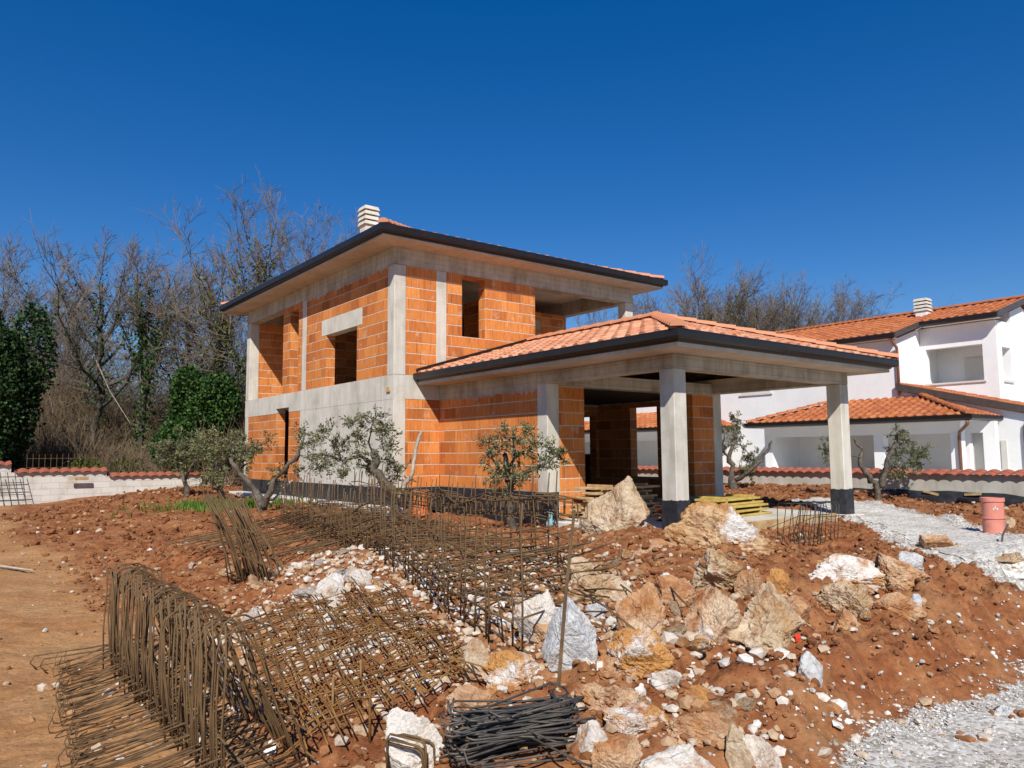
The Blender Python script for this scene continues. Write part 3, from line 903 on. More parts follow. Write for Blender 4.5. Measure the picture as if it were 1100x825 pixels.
# roof slabs, soffits, gutters
W_ = .68
def ring(x0, x1, y0, y1):
    return [(x0, y0), (x1, y0), (x1, y1), (x0, y1)]
hp(MB().box(-.60, 7.67 + .60, -.60, 9.77 + .60, ZS, ZS + .10), 'soffit', 'soffit')
g = MB()
gut = [(0, 6.285), (.0, 6.52), (.02, 6.52), (.02, 6.41), (.05, 6.385), (.10, 6.385), (.125, 6.41), (.125, 6.50), (.118, 6.525), (.14, 6.525), (.15, 6.49), (.145, 6.39), (.11, 6.355), (.05, 6.35), (.03, 6.285)]
profile_path(g, ring(-.56, 7.67 + .56, -.56, 9.77 + .56), gut, True)
hp(g, 'gutter', 'gutter', smooth=False)
def hip_roof(x0, x1, y0, y1, z0, sl, mat, pre, ridge_axis_b=True):
    """hip roof over rectangle (a: x0..x1, b: y0..y1), ridge along b"""
    hwid = (x1 - x0) / 2; xm = (x0 + x1) / 2
    tl = math.hypot(hwid, hwid * sl); k = 1 / math.hypot(1, sl)
    A = (x0, y0, z0); B = (x1, y0, z0); C = (x1, y1, z0); D = (x0, y1, z0)
    r2 = math.sqrt(.5)
    def cut(p, n): return (p, (n[0], n[1], 0))
    faces = [
        (A, (0, 1, 0), (k, 0, sl * k), y1 - y0, [cut(A, (r2, -r2)), cut(D, (r2, r2))]),
        (B, (-1, 0, 0), (0, k, sl * k), x1 - x0, [cut(A, (-r2, r2)), cut(B, (r2, r2))]),
        (C, (0, -1, 0), (-k, 0, sl * k), y1 - y0, [cut(B, (-r2, -r2)), cut(C, (-r2, r2))]),
        (D, (1, 0, 0), (0, -k, sl * k), x1 - x0, [cut(D, (-r2, -r2)), cut(C, (r2, -r2))])]
    return faces, tl, xm, hwid
faces, tl, xm, hwid = hip_roof(-.60, 8.27, -.60, 10.37, 6.50, .29, 'tile_new', 'roof')
for (o_, s_, t_, ln, cuts) in faces:
    tile_face('roof_tiles', 'tile_new', house, o_, s_, t_, 0, ln, tl, cuts)
g = MB()
zr = 6.50 + .29 * hwid
for c in ((-.60, -.60), (8.27, -.60)):
    caps_line(g, (c[0], c[1], 6.55), (xm, -.60 + hwid, zr + .05))
for c in ((-.60, 10.37), (8.27, 10.37)):
    caps_line(g, (c[0], c[1], 6.55), (xm, 10.37 - hwid, zr + .05))
caps_line(g, (xm, -.6 + hwid, zr + .05), (xm, 10.37 - hwid, zr + .05))
hp(g, 'ridge_tiles', 'tile_new')
# chimney with slatted concrete cap
def chimney(parent, x, y, z0, z1, w, mat_s, mat_c, n=4):
    sh = MB().box(x - w / 2, x + w / 2, y - w / 2, y + w / 2, z0, z1).build('chimney', mat_s, parent, bevel=.01)
    W = w / 2 + .05
    for i in range(n):
        za = z1 + .005 + i * .135
        m = MB()
        # tapered slat: wider at the bottom
        t = .035
        V = [(x - W, y - W, za), (x + W, y - W, za), (x + W, y + W, za), (x - W, y + W, za),
             (x - W + t, y - W + t, za + .10), (x + W - t, y - W + t, za + .10), (x + W - t, y + W - t, za + .10), (x - W + t, y + W - t, za + .10)]
        m.add(V, [(0, 3, 2, 1), (4, 5, 6, 7), (0, 1, 5, 4), (1, 2, 6, 5), (2, 3, 7, 6), (3, 0, 4, 7)])
        m.build('chimney_slat', mat_c, sh)
        if i < n - 1:
            q = MB().box(x - w * .32, x + w * .32, y - w * .32, y + w * .32, za + .1, za + .14)
            q.build('flue_block', 'dark_in', sh)
    return sh
chimney(house, 1.0, 3.25, 6.6, 7.72, .34, 'concrete', 'concrete')

# porch / garage wing
A1, A3, P1, P2 = 1.182, 6.477, -3.788, -6.844
ZP, ZB = 3.20, 2.973
hp(wallgrid('b', A1 + .004, A1 + .25, [P1 + .302, -.002], [PT, 2.885], []), 'brick_wall', 'brick', uv=True, uvoff=(.22, -.173))
hp(wallgrid('b', A1 - .002, A1 + .28, [P1 + .3, -.005], [2.885, ZP - .002], []), 'ring_beam', 'concrete_beam')
hp(MB().box(A1, A1 + .3, P1, P1 + .3, SL, ZB), 'concrete_column', 'concrete', .012)
hp(wallgrid('a', P1 + .006, P1 + .25, [A1 + .302, 2.14], [SL, ZB - .03], []), 'brick_wall', 'brick', uv=True, uvoff=(.18, -.173))
hp(wallgrid('a', P1 + .004, P1 + .25, [5.45, A3 - .302], [SL, ZB - .03], []), 'brick_wall', 'brick', uv=True, uvoff=(.31, -.173))
hp(MB().box(A3 - .3, A3, P1, P1 + .3, SL, ZB), 'concrete_column', 'concrete', .012)
hp(wallgrid('b', A3 - .25, A3 - .004, [P1 + .302, -.006], [SL, 2.90], [(-2.05, -1.15, 1.04, 2.80)]), 'brick_wall', 'brick', uv=True)
hp(wallgrid('b', A3 - .28, A3 - .001, [P1 + .3, -.006], [2.90, ZP - .004], []), 'ring_beam', 'concrete_beam')
hp(wallgrid('a', P1 + .002, P1 + .298, [A1 + .282, A3 - .302], [ZB - .03, ZP - .006], []), 'ring_beam', 'concrete_beam')
def beam(x0, x1, y0, y1):
    return hp(MB().box(x0, x1, y0, y1, ZB, ZP - .001), 'ring_beam', 'concrete_beam', .006)
beam(A1, A1 + .3, P2, P1 + .298)
beam(A1 + .302, A3, P2, P2 + .3)
beam(A3 - .3, A3, P2 + .302, P1 + .298)
for (cx, cy) in ((A1, P2), (A3 - .3, P2)):
    c = hp(MB().box(cx, cx + .3, cy, cy + .3, SL + .02, ZB - .001), 'concrete_column', 'concrete', .014)
    # ragged bitumen coating round the foot
    m = MB(); tops = []
    x0, x1, y0, y1 = cx - .007, cx + .307, cy - .007, cy + .307
    per = [(x0 + (x1 - x0) * t, y0) for t in np.linspace(0, 1, 9)] + [(x1, y0 + (y1 - y0) * t) for t in np.linspace(0, 1, 9)][1:] + \
          [(x1 - (x1 - x0) * t, y1) for t in np.linspace(0, 1, 9)][1:] + [(x0, y1 - (y1 - y0) * t) for t in np.linspace(0, 1, 9)][1:-1]
    k = len(per); V = []
    for (x, y) in per: V.append((x, y, SL - .3))
    for (x, y) in per: V.append((x, y, PT - .02 + random.uniform(-.012, .012)))
    for (x, y) in per: V.append((cx + .15 + (x - cx - .15) * .9, cy + .15 + (y - cy - .15) * .9, PT - .02))
    Q = [(i, (i + 1) % k, k + (i + 1) % k, k + i) for i in range(k)] + [(k + i, k + (i + 1) % k, 2 * k + (i + 1) % k, 2 * k + i) for i in range(k)]
    m.add(V, Q); m.build('bitumen_foot', 'bitumen', c)
# bitumen plinth of the wing's left wall and its column
hp(wallgrid('b', A1 - .012, A1 + .26, [P1 - .012, -.018], [.1, PT - .002], []), 'black_plinth', 'bitumen')
# slab
hp(MB().box(A1 - .08, A3 + .12, P2 - .16, P1 - .014, .05, SL), 'porch_slab', 'concrete', .02)
hp(MB().box(A1 + .262, A3 + .12, P1 - .013, -.02, .05, SL - .002), 'room_floor', 'bitumen')  # floor coloured black to deepen the shade seen through the doorway
# roof of the wing
GX0, GX1, GY0 = A1 - .697, A3 + .697, P2 - .697
sf = MB()
sf.box(GX0 + .13, A1 - .001, GY0 + .13, -.006, ZP, ZP + .10)
sf.box(A1, A3, GY0 + .13, P2 - .001, ZP, ZP + .10)
sf.box(A3 + .001, GX1 - .13, GY0 + .13, -.006, ZP, ZP + .10)
sf.box(A1 + .001, A1 + .299, P2 + .001, -.006, ZP, ZP + .099)
sf.box(A3 - .299, A3 - .001, P2 + .001, -.006, ZP, ZP + .099)
sf.box(A1 + .30, A3 - .30, P2 + .001, P2 + .299, ZP, ZP + .099)
hp(sf, 'soffit', 'soffit')
g = MB()
path = [(GX0 + .125, -.008), (GX0 + .125, GY0 + .125), (GX1 - .125, GY0 + .125), (GX1 - .125, -.008)]
off = 3.448 - 6.525
gut2 = [(-.02, 3.285), (-.02, 3.44), (.0, 3.44), (.01, 3.35), (.04, 3.33), (.085, 3.33), (.105, 3.35), (.107, 3.425), (.10, 3.446), (.118, 3.448), (.128, 3.42), (.125, 3.335), (.09, 3.302), (.03, 3.297), (.02, 3.27), (.0, 3.265)]
profile_path(g, path[::-1][::-1], gut2, False)
hp(g, 'gutter', 'gutter')
ez = 3.43
hwid = (GX1 - GX0 - .16) / 2; xm = (GX0 + GX1) / 2; x0, x1, y0 = GX0 + .08, GX1 - .08, GY0 + .08
sl = .30; kk = 1 / math.hypot(1, sl); tl = hwid / kk; r2 = math.sqrt(.5)
wallcut = ((0, -.012, 0), (0, 1, 0))
tile_face('roof_tiles', 'tile_new', house, (x0, y0, ez), (0, 1, 0), (kk, 0, sl * kk), 0, -y0, tl, [((x0, y0, 0), (r2, -r2, 0)), wallcut])
tile_face('roof_tiles', 'tile_new', house, (x1, y0, ez), (-1, 0, 0), (0, kk, sl * kk), 0, x1 - x0, tl, [((x0, y0, 0), (-r2, r2, 0)), ((x1, y0, 0), (r2, r2, 0))])
tile_face('roof_tiles', 'tile_new', house, (x1, 0, ez), (0, -1, 0), (-kk, 0, sl * kk), 0, -y0, tl, [((x1, y0, 0), (-r2, -r2, 0)), wallcut])
zr = ez + sl * hwid
g = MB()
caps_line(g, (x0 - .03, y0 - .03, ez + .045), (xm, y0 + hwid, zr + .06))
caps_line(g, (x1 + .03, y0 - .03, ez + .045), (xm, y0 + hwid, zr + .06))
caps_line(g, (xm, y0 + hwid, zr + .06), (xm, -.02, zr + .06))
hp(g, 'ridge_tiles', 'tile_new')
# boarded deck under the tiles and a lead flashing against the wall
d = MB()
dz = -.09
P = lambda x, y, z: (x, y, z + dz)
for poly in ([P(x0, -.01, ez), P(x0, y0, ez), P(xm, y0 + hwid, zr), P(xm, -.01, zr)], [P(x0, y0, ez), P(x1, y0, ez), P(xm, y0 + hwid, zr)], [P(x1, y0, ez), P(x1, -.01, ez), P(xm, -.01, zr), P(xm, y0 + hwid, zr)]):
    d.add(poly, None, None, [list(range(len(poly)))])
hp(d, 'roof_deck', 'wood')
hp(MB().box(A1 + .29, A3 - .29, P1 + .305, -.02, 2.93, 2.96), 'shade_ceiling', 'dark_in')  # flat ceiling added, its dark colour stands for shade in the wing room
hp(MB().box(.3, 7.38, .29, 9.48, .2, SL - .004), 'room_floor', 'dark_in')  # dark colour stands for shade on the indoor floor
g = MB()
for sgn, xe in ((1, x0), (-1, x1)):
    p0 = np.array([xe, -.02, ez + .10]); p1 = np.array([xm, -.02, zr + .10]); dd = p1 - p0
    g.obox((p0 + p1) / 2, dd / 2, (0, .022, 0), (0, 0, .03))
hp(g, 'flashing', 'gutter')

# ------------------------------------------------------------------ things round the house
def label_build(mb, name, mat, label, cat, group=None, **kw):
    return setp(mb.build(name, mat, **kw), label, cat, group)

def pipe_mesh(base, h, r, wall=.012, sides=28, ringz=()):
    mb = MB(); b = np.asarray(base, float)
    prof = [(r, 0)]
    for z in ringz: prof += [(r, z - .012), (r + .012, z - .008), (r + .012, z + .008), (r, z + .012)]
    prof += [(r, h - .06), (r + .014, h - .055), (r + .014, h), (r - wall, h), (r - wall, .05)]
    k = len(prof); V = []
    for i in range(sides):
        a = 2 * math.pi * i / sides
        for (rr, z) in prof: V.append((b[0] + rr * math.cos(a), b[1] + rr * math.sin(a), b[2] + z))
    Q = [(i * k + q, ((i + 1) % sides) * k + q, ((i + 1) % sides) * k + q + 1, i * k + q + 1) for i in range(sides) for q in range(k - 1)]
    return mb.add(V, Q)
pp = gpt(1068, 572)
sc_p = pp[1] / 815
pipe = setp(pipe_mesh((pp[0], pp[1], pp[2] - .12), .64, 10.6 * sc_p, ringz=(.34,)).build('drain_pipe', 'pink', smooth=False), 'wide pink plastic drain pipe standing upright in the soil by the gravel path', 'pipe')
mk_ = MB()
for i in range(3):   # pale stencil smudges on the pipe's side
    an = rad(-118 + i * 9); rr = 10.6 * sc_p + .002
    c = np.array([pp[0] + rr * math.cos(an), pp[1] + rr * math.sin(an), pp[2] + .36 + .02 * (i % 2)])
    tdir = np.array([-math.sin(an), math.cos(an), 0]); nn_ = np.array([math.cos(an), math.sin(an), 0])
    mk_.obox(c, tdir * .008, nn_ * .002, (0, 0, .016))
mk_.build('stencil_mark', 'offwhite', pipe)
label_build(pipe_mesh(at(591, 566, 13.6) - np.array([0, 0, .25]), .55, .045, .006, 14), 'service_pipe', 'cyan', 'thin pale blue plastic pipe standing against the black plinth', 'pipe')
label_build(pipe_mesh(hw(.25, -.75, .05), .85, .17, .01, 20), 'soil_pipe', 'orange_pipe', 'short orange plastic pipe standing behind the long rebar cage', 'pipe')
label_build(MB().tube([gpt(1075, 583) - np.array([0, 0, .1]), at(1077, 575, gpt(1075, 583)[1]), at(1083, 563, gpt(1075, 583)[1] + .1)], .012, 6), 'steel_rod', 'steel_dark', 'short thin dark rod stuck in the ground beside the pink pipe', 'rod')

# timber piles on the slab
def boards(name, mat, label, org, ang, L, rows, w=.20, t=.045, seed=1, cat='timber', z=SL):
    g_ = np.random.default_rng(seed)
    e = empty(name, hw(org[0], org[1], z + .002), YAW + ang, label=label, cat=cat)
    zz = 0
    for n_ in rows:
        for j in range(n_):
            l = L * g_.uniform(.86, 1.0); o = g_.uniform(-.12, .12); yy = (j - (n_ - 1) / 2) * (w + .015)
            m = MB(); an = g_.normal(0, .03); ca, sa = math.cos(an), math.sin(an)
            m.obox((o, yy + g_.normal(0, .01), zz + t / 2), (l / 2 * ca, l / 2 * sa, 0), (-w / 2 * sa, w / 2 * ca, 0), (0, 0, t / 2 - .001))
            m.build('board', mat, e, bevel=.004)
        zz += t + .002
        if g_.random() < .35:
            for xo in (-.3 * L, .3 * L):
                m = MB(); m.box(xo - .03, xo + .03, -n_ * w / 2, n_ * w / 2, zz, zz + .04); m.build('spacer', mat, e)
            zz += .042
    return e
boards('timber_stack', 'wood', 'tall loose stack of pale boards in the doorway behind the pointed boulder', (2.55, -4.25), .06, 1.7, [4, 4, 4, 3, 4, 3, 3, 2, 3], seed=3)
boards('timber_stack', 'wood_grey', 'shaded stack of dark boards right of the doorway boulder, behind the corner column', (3.9, -4.5), -.04, 1.3, [4, 4, 4, 3, 3, 2], seed=5)
boards('timber_stack', 'wood_yellow', 'low stack of yellow shuttering panels on the porch slab behind the big boulder', (4.45, -5.35), .12, 1.7, [3, 3, 3, 2, 2], w=.30, t=.04, seed=8)
e = empty('formwork_boards', hw(3.75, -7.30, SL - .07), YAW, label='thick pale plank with shorter offcuts lying along the edge of the porch slab', cat='timber')
MB().box(-1.35, 1.2, -.04, .04, 0, .19).build('plank', 'wood', e, bevel=.006)
MB().box(.1, .95, -.16, -.06, -.05, .10).build('offcut', 'wood_grey', e, bevel=.006)
MB().box(-1.3, .6, -.42, -.20, -.06, -.02).build('board', 'wood_grey', e, bevel=.004)
MB().box(-.9, 1.0, -.62, -.46, -.09, -.05).build('board', 'wood_grey', e, bevel=.004)
# stack of roof tiles
e = empty('roof_tile_pile', hw(2.75, -5.55, SL + .002), YAW + .2, label='small pile of spare pink roof tiles on the slab right of the corner column', cat='tile pile')
base = MB()
V = []
for i in range(9):
    an = math.pi * i / 8; V.append((-.21, math.cos(an) * .10, math.sin(an) * .07)); V.append((.21, math.cos(an) * .085, math.sin(an) * .06))
base.add(V, [(2 * i, 2 * i + 2, 2 * i + 3, 2 * i + 1) for i in range(8)])
bo = base.build('roof_tile', 'tile_new', e, smooth=True)
sm = bo.modifiers.new('thick', 'SOLIDIFY'); sm.thickness = .016
for i in range(1, 24):
    dup(bo, e, (random.uniform(-.03, .03) + (i // 12) * .25 - .1, ((i % 3) - 1) * .21 + random.uniform(-.02, .02), (i % 12) // 3 * .075 + .001), (random.uniform(-.08, .08), random.uniform(-.08, .08), random.uniform(-.3, .3)))

# ------------------------------------------------------------------ boundary walls
def coping(mb, p0, p1, z, nrm2, pitch=.30, w0=-.12, w1=.40, amp=.055):
    """wavy tiles across a wall top, from p0 to p1 (xy), sloping towards nrm2 (the front)"""
    p0 = np.asarray(p0, float); p1 = np.asarray(p1, float); d = p1 - p0; L = np.linalg.norm(d); d /= L
    ph = np.linspace(0, 1, 9)[:-1]
    S = np.concatenate([(k + ph) * pitch for k in range(int(L / pitch))])
    hh = amp * np.abs(np.cos(np.pi * S / pitch)) ** .8
    rows = [(w0, -.035), (.14, .0), (.14, .02), (w1, .06)]
    V = []
    for o, dz in rows:
        for sgn in (0, 1):
            pass
        V.append(np.stack([p0[0] + d[0] * S + nrm2[0] * (-o), p0[1] + d[1] * S + nrm2[1] * (-o), z + dz + hh], 1))
    n = len(S); i = np.arange(n - 1); Q = []
    for r in range(len(rows) - 1):
        Q.append(np.stack([r * n + i, (r + 1) * n + i, (r + 1) * n + i + 1, r * n + i + 1], 1))
    V = np.concatenate(V)
    low = V.copy(); low[:, 2] -= .022
    b0 = len(V)
    Q2 = [q[:, ::-1] + b0 for q in Q]
    f = np.stack([i, i + 1, b0 + i + 1, b0 + i], 1)
    mb.add(np.concatenate([V, low]), np.concatenate(Q + Q2 + [f]))

def block_wall_mat():
    m, nt, b = mk('cement_block_wall', .92, .15)
    uv = nd(nt, 'ShaderNodeUVMap', uv_map='UVMap').outputs[0]
    bt = nd(nt, 'ShaderNodeTexBrick', offset=.5)
    for k, v in (('Scale', 1), ('Brick Width', .5), ('Row Height', .2), ('Mortar Size', .006), ('Mortar Smooth', .5)):
        bt.inputs[k].default_value = v
    bt.inputs['Color1'].default_value = c4((.60, .575, .53)); bt.inputs['Color2'].default_value = c4((.52, .50, .455)); bt.inputs['Mortar'].default_value = c4((.40, .37, .33))
    nt.links.new(uv, bt.inputs['Vector'])
    n = noise(nt, 2.2, 8, .65, uv); d = ramp(nt, n.outputs[0], [(.3, (.7, .62, .54)), (.5, (1, 1, 1)), (.7, (1.1, 1.1, 1.1))])
    c = mix(nt, .7, bt.outputs['Color'], d.outputs[0], 'MULTIPLY')
    nt.links.new(c, b.inputs['Base Color'])
    inv = nd(nt, 'ShaderNodeMath', operation='MULTIPLY_ADD'); inv.inputs[1].default_value = -1; inv.inputs[2].default_value = 1
    nt.links.new(bt.outputs['Fac'], inv.inputs[0]); bump(nt, b, inv.outputs[0], .5, .008)
    return m
MT['blocks'] = block_wall_mat()
# right wall along b at a = 13
AWR = 13.0
wr = setp(MB().box(AWR, AWR + .25, -40, 9, -.6, 1.03).build('boundary_wall', 'wallgrey', uv=True), 'low grey cement garden wall with red tile coping in front of the white house', 'wall')
wr.location = hw(0, 0); wr.rotation_euler = (0, 0, YAW)
cm = MB(); coping(cm, (AWR, 9.0), (AWR, -40.0), 1.05, (-1, 0))
cm.build('tile_coping', 'tile_cope', wr)
# black membrane bulging along its foot
mem = MB(); V = []
bs = np.linspace(-40, 1.0, 160)
g_ = np.random.default_rng(4)
prof = [(0, 0.0), (-.05, .03), (-.12, -.05), (-.22, -.22), (-.30, -.5)]
for b_ in bs:
    w_ = .8 + .35 * math.sin(b_ * 1.9) + g_.normal(0, .06)
    top = .56 + .015 * math.sin(b_ * 5) - .22 * float(sst(-b_, 6.6, 9.5))
    for (dx, dz) in prof:
        V.append((AWR - .006 + dx * w_, b_, top + dz))
k = len(prof)
mem.add(V, [(i * k + q, i * k + q + 1, (i + 1) * k + q + 1, (i + 1) * k + q) for i in range(len(bs) - 1) for q in range(k - 1)])
mo = label_build(mem, 'waterproof_membrane', 'membrane', 'loose black sheet membrane bulging along the foot of the grey garden wall', 'membrane', smooth=True)
mo.location = hw(0, 0); mo.rotation_euler = (0, 0, YAW)
rl = MB(); rl.tube([hw(AWR - .30 - .12 * math.sin(t * 1.3), -6.3 - t, .36 - .030 * t + .02 * math.sin(t * 2)) for t in np.linspace(0, 8, 20)], np.linspace(.10, .20, 20), 12)
label_build(rl, 'membrane_roll', 'membrane', 'thick black roll of membrane lying at the wall foot by the right edge', 'membrane roll', smooth=True)
for (u, v, lab, an) in ((1000, 529.5, 'small yellow wood offcut at the wall foot nearer the olive tree', .15), (1045, 531.0, 'small pale wood offcut at the wall foot nearer the pink pipe', -.05)):
    d = ray(u, v); tt = (AWR - .16 + float(OX @ RX)) / (d[:2] @ RX); q = d * tt + np.array([0, 0, EYE])
    s_ = MB(); s_.obox((0, 0, 0), (.02, .0, 0), (0, .19, .03 * an * 10), (0, 0, .028))
    o_ = label_build(s_, 'wood_offcut', 'wood', lab, 'wood offcut', 'wood offcuts along the grey wall')
    o_.location = tuple(q); o_.rotation_euler = (0, 0, YAW)

# left block wall along a at b = 14.5, stepping down
wl = empty('boundary_wall', hw(0, 0), YAW, label='stepped pale cement block wall with red tile coping below the bare trees', cat='wall')
for (a0, a1, zt) in ((-30, -5.86, 1.44), (-5.859, -3.11, 1.19), (-3.109, 8.0, 1.0)):
    MB().box(a0, a1, 14.5, 14.75, -.8, zt - .03).build('wall_section', 'blocks', wl, uv=True)
    cm = MB(); coping(cm, (a1, 14.5), (a0, 14.5), zt - .01, (0, -1))
    cm.build('tile_coping', 'tile_cope', wl)
# pale sheet added in the white house's yard to bounce neutral light
def yard_mask(X, Y):
    a, b = ab(X, Y)
    return (a > AWR + .3) & (a < 30) & (b > -30) & (b < 19)
yd = sheet('bounce_sheet', yard_mask, MT['offwhite'], .03, np.arange(2, 50, .5), np.arange(2, 52, .5))
# ------------------------------------------------------------------ the white house beyond the wall
nb = empty('white_house', hw(21, -2, 0), YAW, label='finished white two storey house with orange tiled roofs behind the garden wall', cat='house')
NBO = (-21, 2, 0)
def nbp(mb, name, mat, parent=None, bevel=0, smooth=False):
    o = mb.build(name, mat, parent or nb, uv=True, bevel=bevel, smooth=smooth)
    if parent is None: o.location = NBO
    return o
def prism_b(prof, b0, b1):
    """profile in (a, z) pushed along b"""
    n = len(prof); V = [(a, b0, z) for a, z in prof] + [(a, b1, z) for a, z in prof]
    return MB().add(V, [(i, (i + 1) % n, n + (i + 1) % n, n + i) for i in range(n)], None, [list(range(n - 1, -1, -1)), list(range(n, 2 * n))])
G0 = .1
nbp(prism_b([(19.5, G0), (19.5, 5.66), (24, 6.98), (28.5, 5.7), (28.5, G0)], -1.75, 18.0), 'house_wall', 'white')
m = prism_b([(22.9, G0), (22.9, 6.66), (24, 6.98), (28.5, 5.7), (28.5, G0)], -4.34, -1.752)
nbp(m, 'house_wall', 'white')
# front of the set-back bay with its deep open loggia
nbp(wallgrid('b', 21.5, 21.78, [-4.338, -1.756], [G0, 6.22], [(-3.88, -1.95, 4.13, 5.42)]), 'house_wall', 'white')
nbp(wallgrid('a', -4.342, -4.06, [21.784, 22.897], [G0, 6.22], [(21.95, 22.72, 4.1, 5.3)]), 'gable_wall', 'white')
nbp(MB().box(21.781, 22.896, -4.05, -1.757, 6.0, 6.2), 'loggia_ceiling', 'offwhite')
nbp(MB().box(21.781, 22.896, -4.05, -1.757, 3.9, 4.12), 'loggia_floor', 'offwhite')
nbp(MB().box(22.84, 22.895, -3.6, -2.75, 4.15, 5.1), 'loggia_door', 'offwhite')
nbp(MB().box(21.45, 21.60, -3.95, -1.90, 4.06, 4.128), 'window_sill', 'offwhite')
nbp(MB().box(21.9, 22.77, -4.39, -4.20, 4.03, 4.098), 'window_sill', 'offwhite')
nbp(MB().box(19.44, 19.6, 3.3, 4.9, 4.02, 4.08), 'window_sill', 'offwhite')
nbp(MB().box(19.485, 19.52, 3.4, 4.8, 4.081, 5.2), 'window_shutter', 'offwhite')
# main roof: front slope, set-back part, back slope
sl = .29; k = 1 / math.hypot(1, sl)
zr = 5.85 + sl * 4.9
def nbt(o):
    o.location = NBO; return o
nbt(tile_face('roof_tiles', 'tile_old', nb, (19.1, -1.95, 5.85), (0, 1, 0), (k, 0, sl * k), 0, 20.2, 4.9 / k, []))
nbt(tile_face('roof_tiles', 'tile_old', nb, (21.1, -4.55, 5.85 + 2 * sl), (0, 1, 0), (k, 0, sl * k), 0, 2.6, 2.9 / k, []))
nbt(tile_face('roof_tiles', 'tile_old', nb, (28.9, 18.25, 5.85), (0, -1, 0), (-k, 0, sl * k), 0, 22.8, 4.9 / k, []))
g = MB(); caps_line(g, (24, -4.6, zr + .04), (24, 18.3, zr + .04)); nbp(g, 'ridge_tiles', 'tile_old')
def verge(pts, w=.2, th=.05):
    g_ = MB()
    for (p, q) in zip(pts[:-1], pts[1:]):
        p = np.asarray(p, float); q = np.asarray(q, float)
        g_.obox((p + q) / 2, (q - p) / 2, (0, th / 2, 0) if abs(p[0] - q[0]) > abs(p[1] - q[1]) else (th / 2, 0, 0), (0, 0, w / 2))
    return g_
nbp(verge([(19.05, -1.98, 5.77), (21.1, -1.98, 5.77 + sl * 2.05)]), 'verge_board', 'gutter2')
nbp(verge([(21.05, -4.58, 6.36), (24, -4.58, 7.20)]), 'verge_board', 'gutter2')
nbp(verge([(24.03, -4.58, 7.20), (28.9, -4.58, 5.79)]), 'verge_board', 'gutter2')
sfm = MB(); sfm.add([(19.1, -1.95, 5.68), (19.5, -1.95, 5.68), (19.5, 18.2, 5.68), (19.1, 18.2, 5.68)], None, None, [[0, 1, 2, 3]])
sfm.add([(21.1, -4.55, 6.25), (21.5, -4.55, 6.25), (21.5, -1.97, 6.25), (21.1, -1.97, 6.25)], None, None, [[0, 1, 2, 3]])
nbp(sfm, 'soffit', 'white')
prf = [(0, -.17), (0, .02), (.03, .02), (.03, -.08), (.10, -.08), (.105, .02), (.13, .02), (.13, -.10), (.09, -.14), (.03, -.17)]
g = MB(); profile_path(g, [(19.1, 18.3), (19.1, -1.95)], [(o, z + 5.83) for o, z in prf]); nbp(g, 'gutter', 'gutter')
g = MB(); profile_path(g, [(21.1, -2.0), (21.1, -4.55)], [(o, z + 6.40) for o, z in prf]); nbp(g, 'gutter', 'gutter')
# porch with hipped roof
sl2 = .33; k2 = 1 / math.hypot(1, sl2); r2 = math.sqrt(.5); tl2 = 2.5 / k2
A_, B_ = (17, -5.02, 2.72), (17, 2.83, 2.72)
nbt(tile_face('porch_roof', 'tile_old', nb, A_, (0, 1, 0), (k2, 0, sl2 * k2), 0, 7.85, tl2, [(A_, (r2, -r2, 0)), (B_, (r2, r2, 0))]))
nbt(tile_face('porch_roof', 'tile_old', nb, (19.5, -5.02, 2.72), (-1, 0, 0), (0, k2, sl2 * k2), 0, 2.5, tl2, [(A_, (-r2, r2, 0))]))
nbt(tile_face('porch_roof', 'tile_old', nb, B_, (1, 0, 0), (0, -k2, sl2 * k2), 0, 2.5, tl2, [(B_, (-r2, -r2, 0))]))
for (e0, e1) in (((17, -5.02, 2.76), (19.45, -2.57, 3.60)), ((17, 2.83, 2.76), (19.45, .38, 3.60)), ((17, 5.0, 2.76), (19.45, 7.45, 3.60))):
    g = MB(); caps_line(g, e0, e1); nbp(g, 'ridge_tiles', 'tile_old')
g = MB(); profile_path(g, [(19.45, 2.83), (17, 2.83), (17, -5.02), (19.3, -5.02)], [(o, z + 2.72) for o, z in prf]); nbp(g, 'gutter', 'gutter')
g = MB(); g.add([(17, -5, 2.56), (19.48, -5, 2.56), (19.48, 2.8, 2.56), (17, 2.8, 2.56)], None, None, [[0, 1, 2, 3]]); nbp(g, 'porch_soffit', 'white')
# a second porch farther along
A2_, B2_ = (17, 5.0, 2.72), (17, 15.0, 2.72)
nbt(tile_face('porch_roof', 'tile_old', nb, A2_, (0, 1, 0), (k2, 0, sl2 * k2), 0, 10.0, tl2, [(A2_, (r2, -r2, 0)), (B2_, (r2, r2, 0))]))
nbt(tile_face('porch_roof', 'tile_old', nb, (19.5, 5.0, 2.72), (-1, 0, 0), (0, k2, sl2 * k2), 0, 2.5, tl2, [(A2_, (-r2, r2, 0))]))
g = MB(); profile_path(g, [(19.45, 15.0), (17, 15.0), (17, 5.0), (19.45, 5.0)], [(o, z + 2.72) for o, z in prf]); nbp(g, 'gutter', 'gutter')
nbp(MB().box(17.6, 17.9, 5.5, 14.5, 2.19, 2.555), 'porch_beam', 'white')
g = MB(); g.add([(17, 5, 2.56), (19.48, 5, 2.56), (19.48, 15, 2.56), (17, 15, 2.56)], None, None, [[0, 1, 2, 3]]); nbp(g, 'porch_soffit', 'white')
for (b0, b1) in ((5.5, 5.8), (10, 10.35), (14.2, 14.5)):
    nbp(MB().box(17.6, 17.9, b0, b1, G0, 2.188), 'porch_column', 'white')
nbp(MB().box(17.6, 17.9, -4.52, 2.5, 2.19, 2.555), 'porch_beam', 'white')
nbp(MB().box(17.902, 19.498, 2.2, 2.5, G0, 2.554), 'porch_wall', 'white')
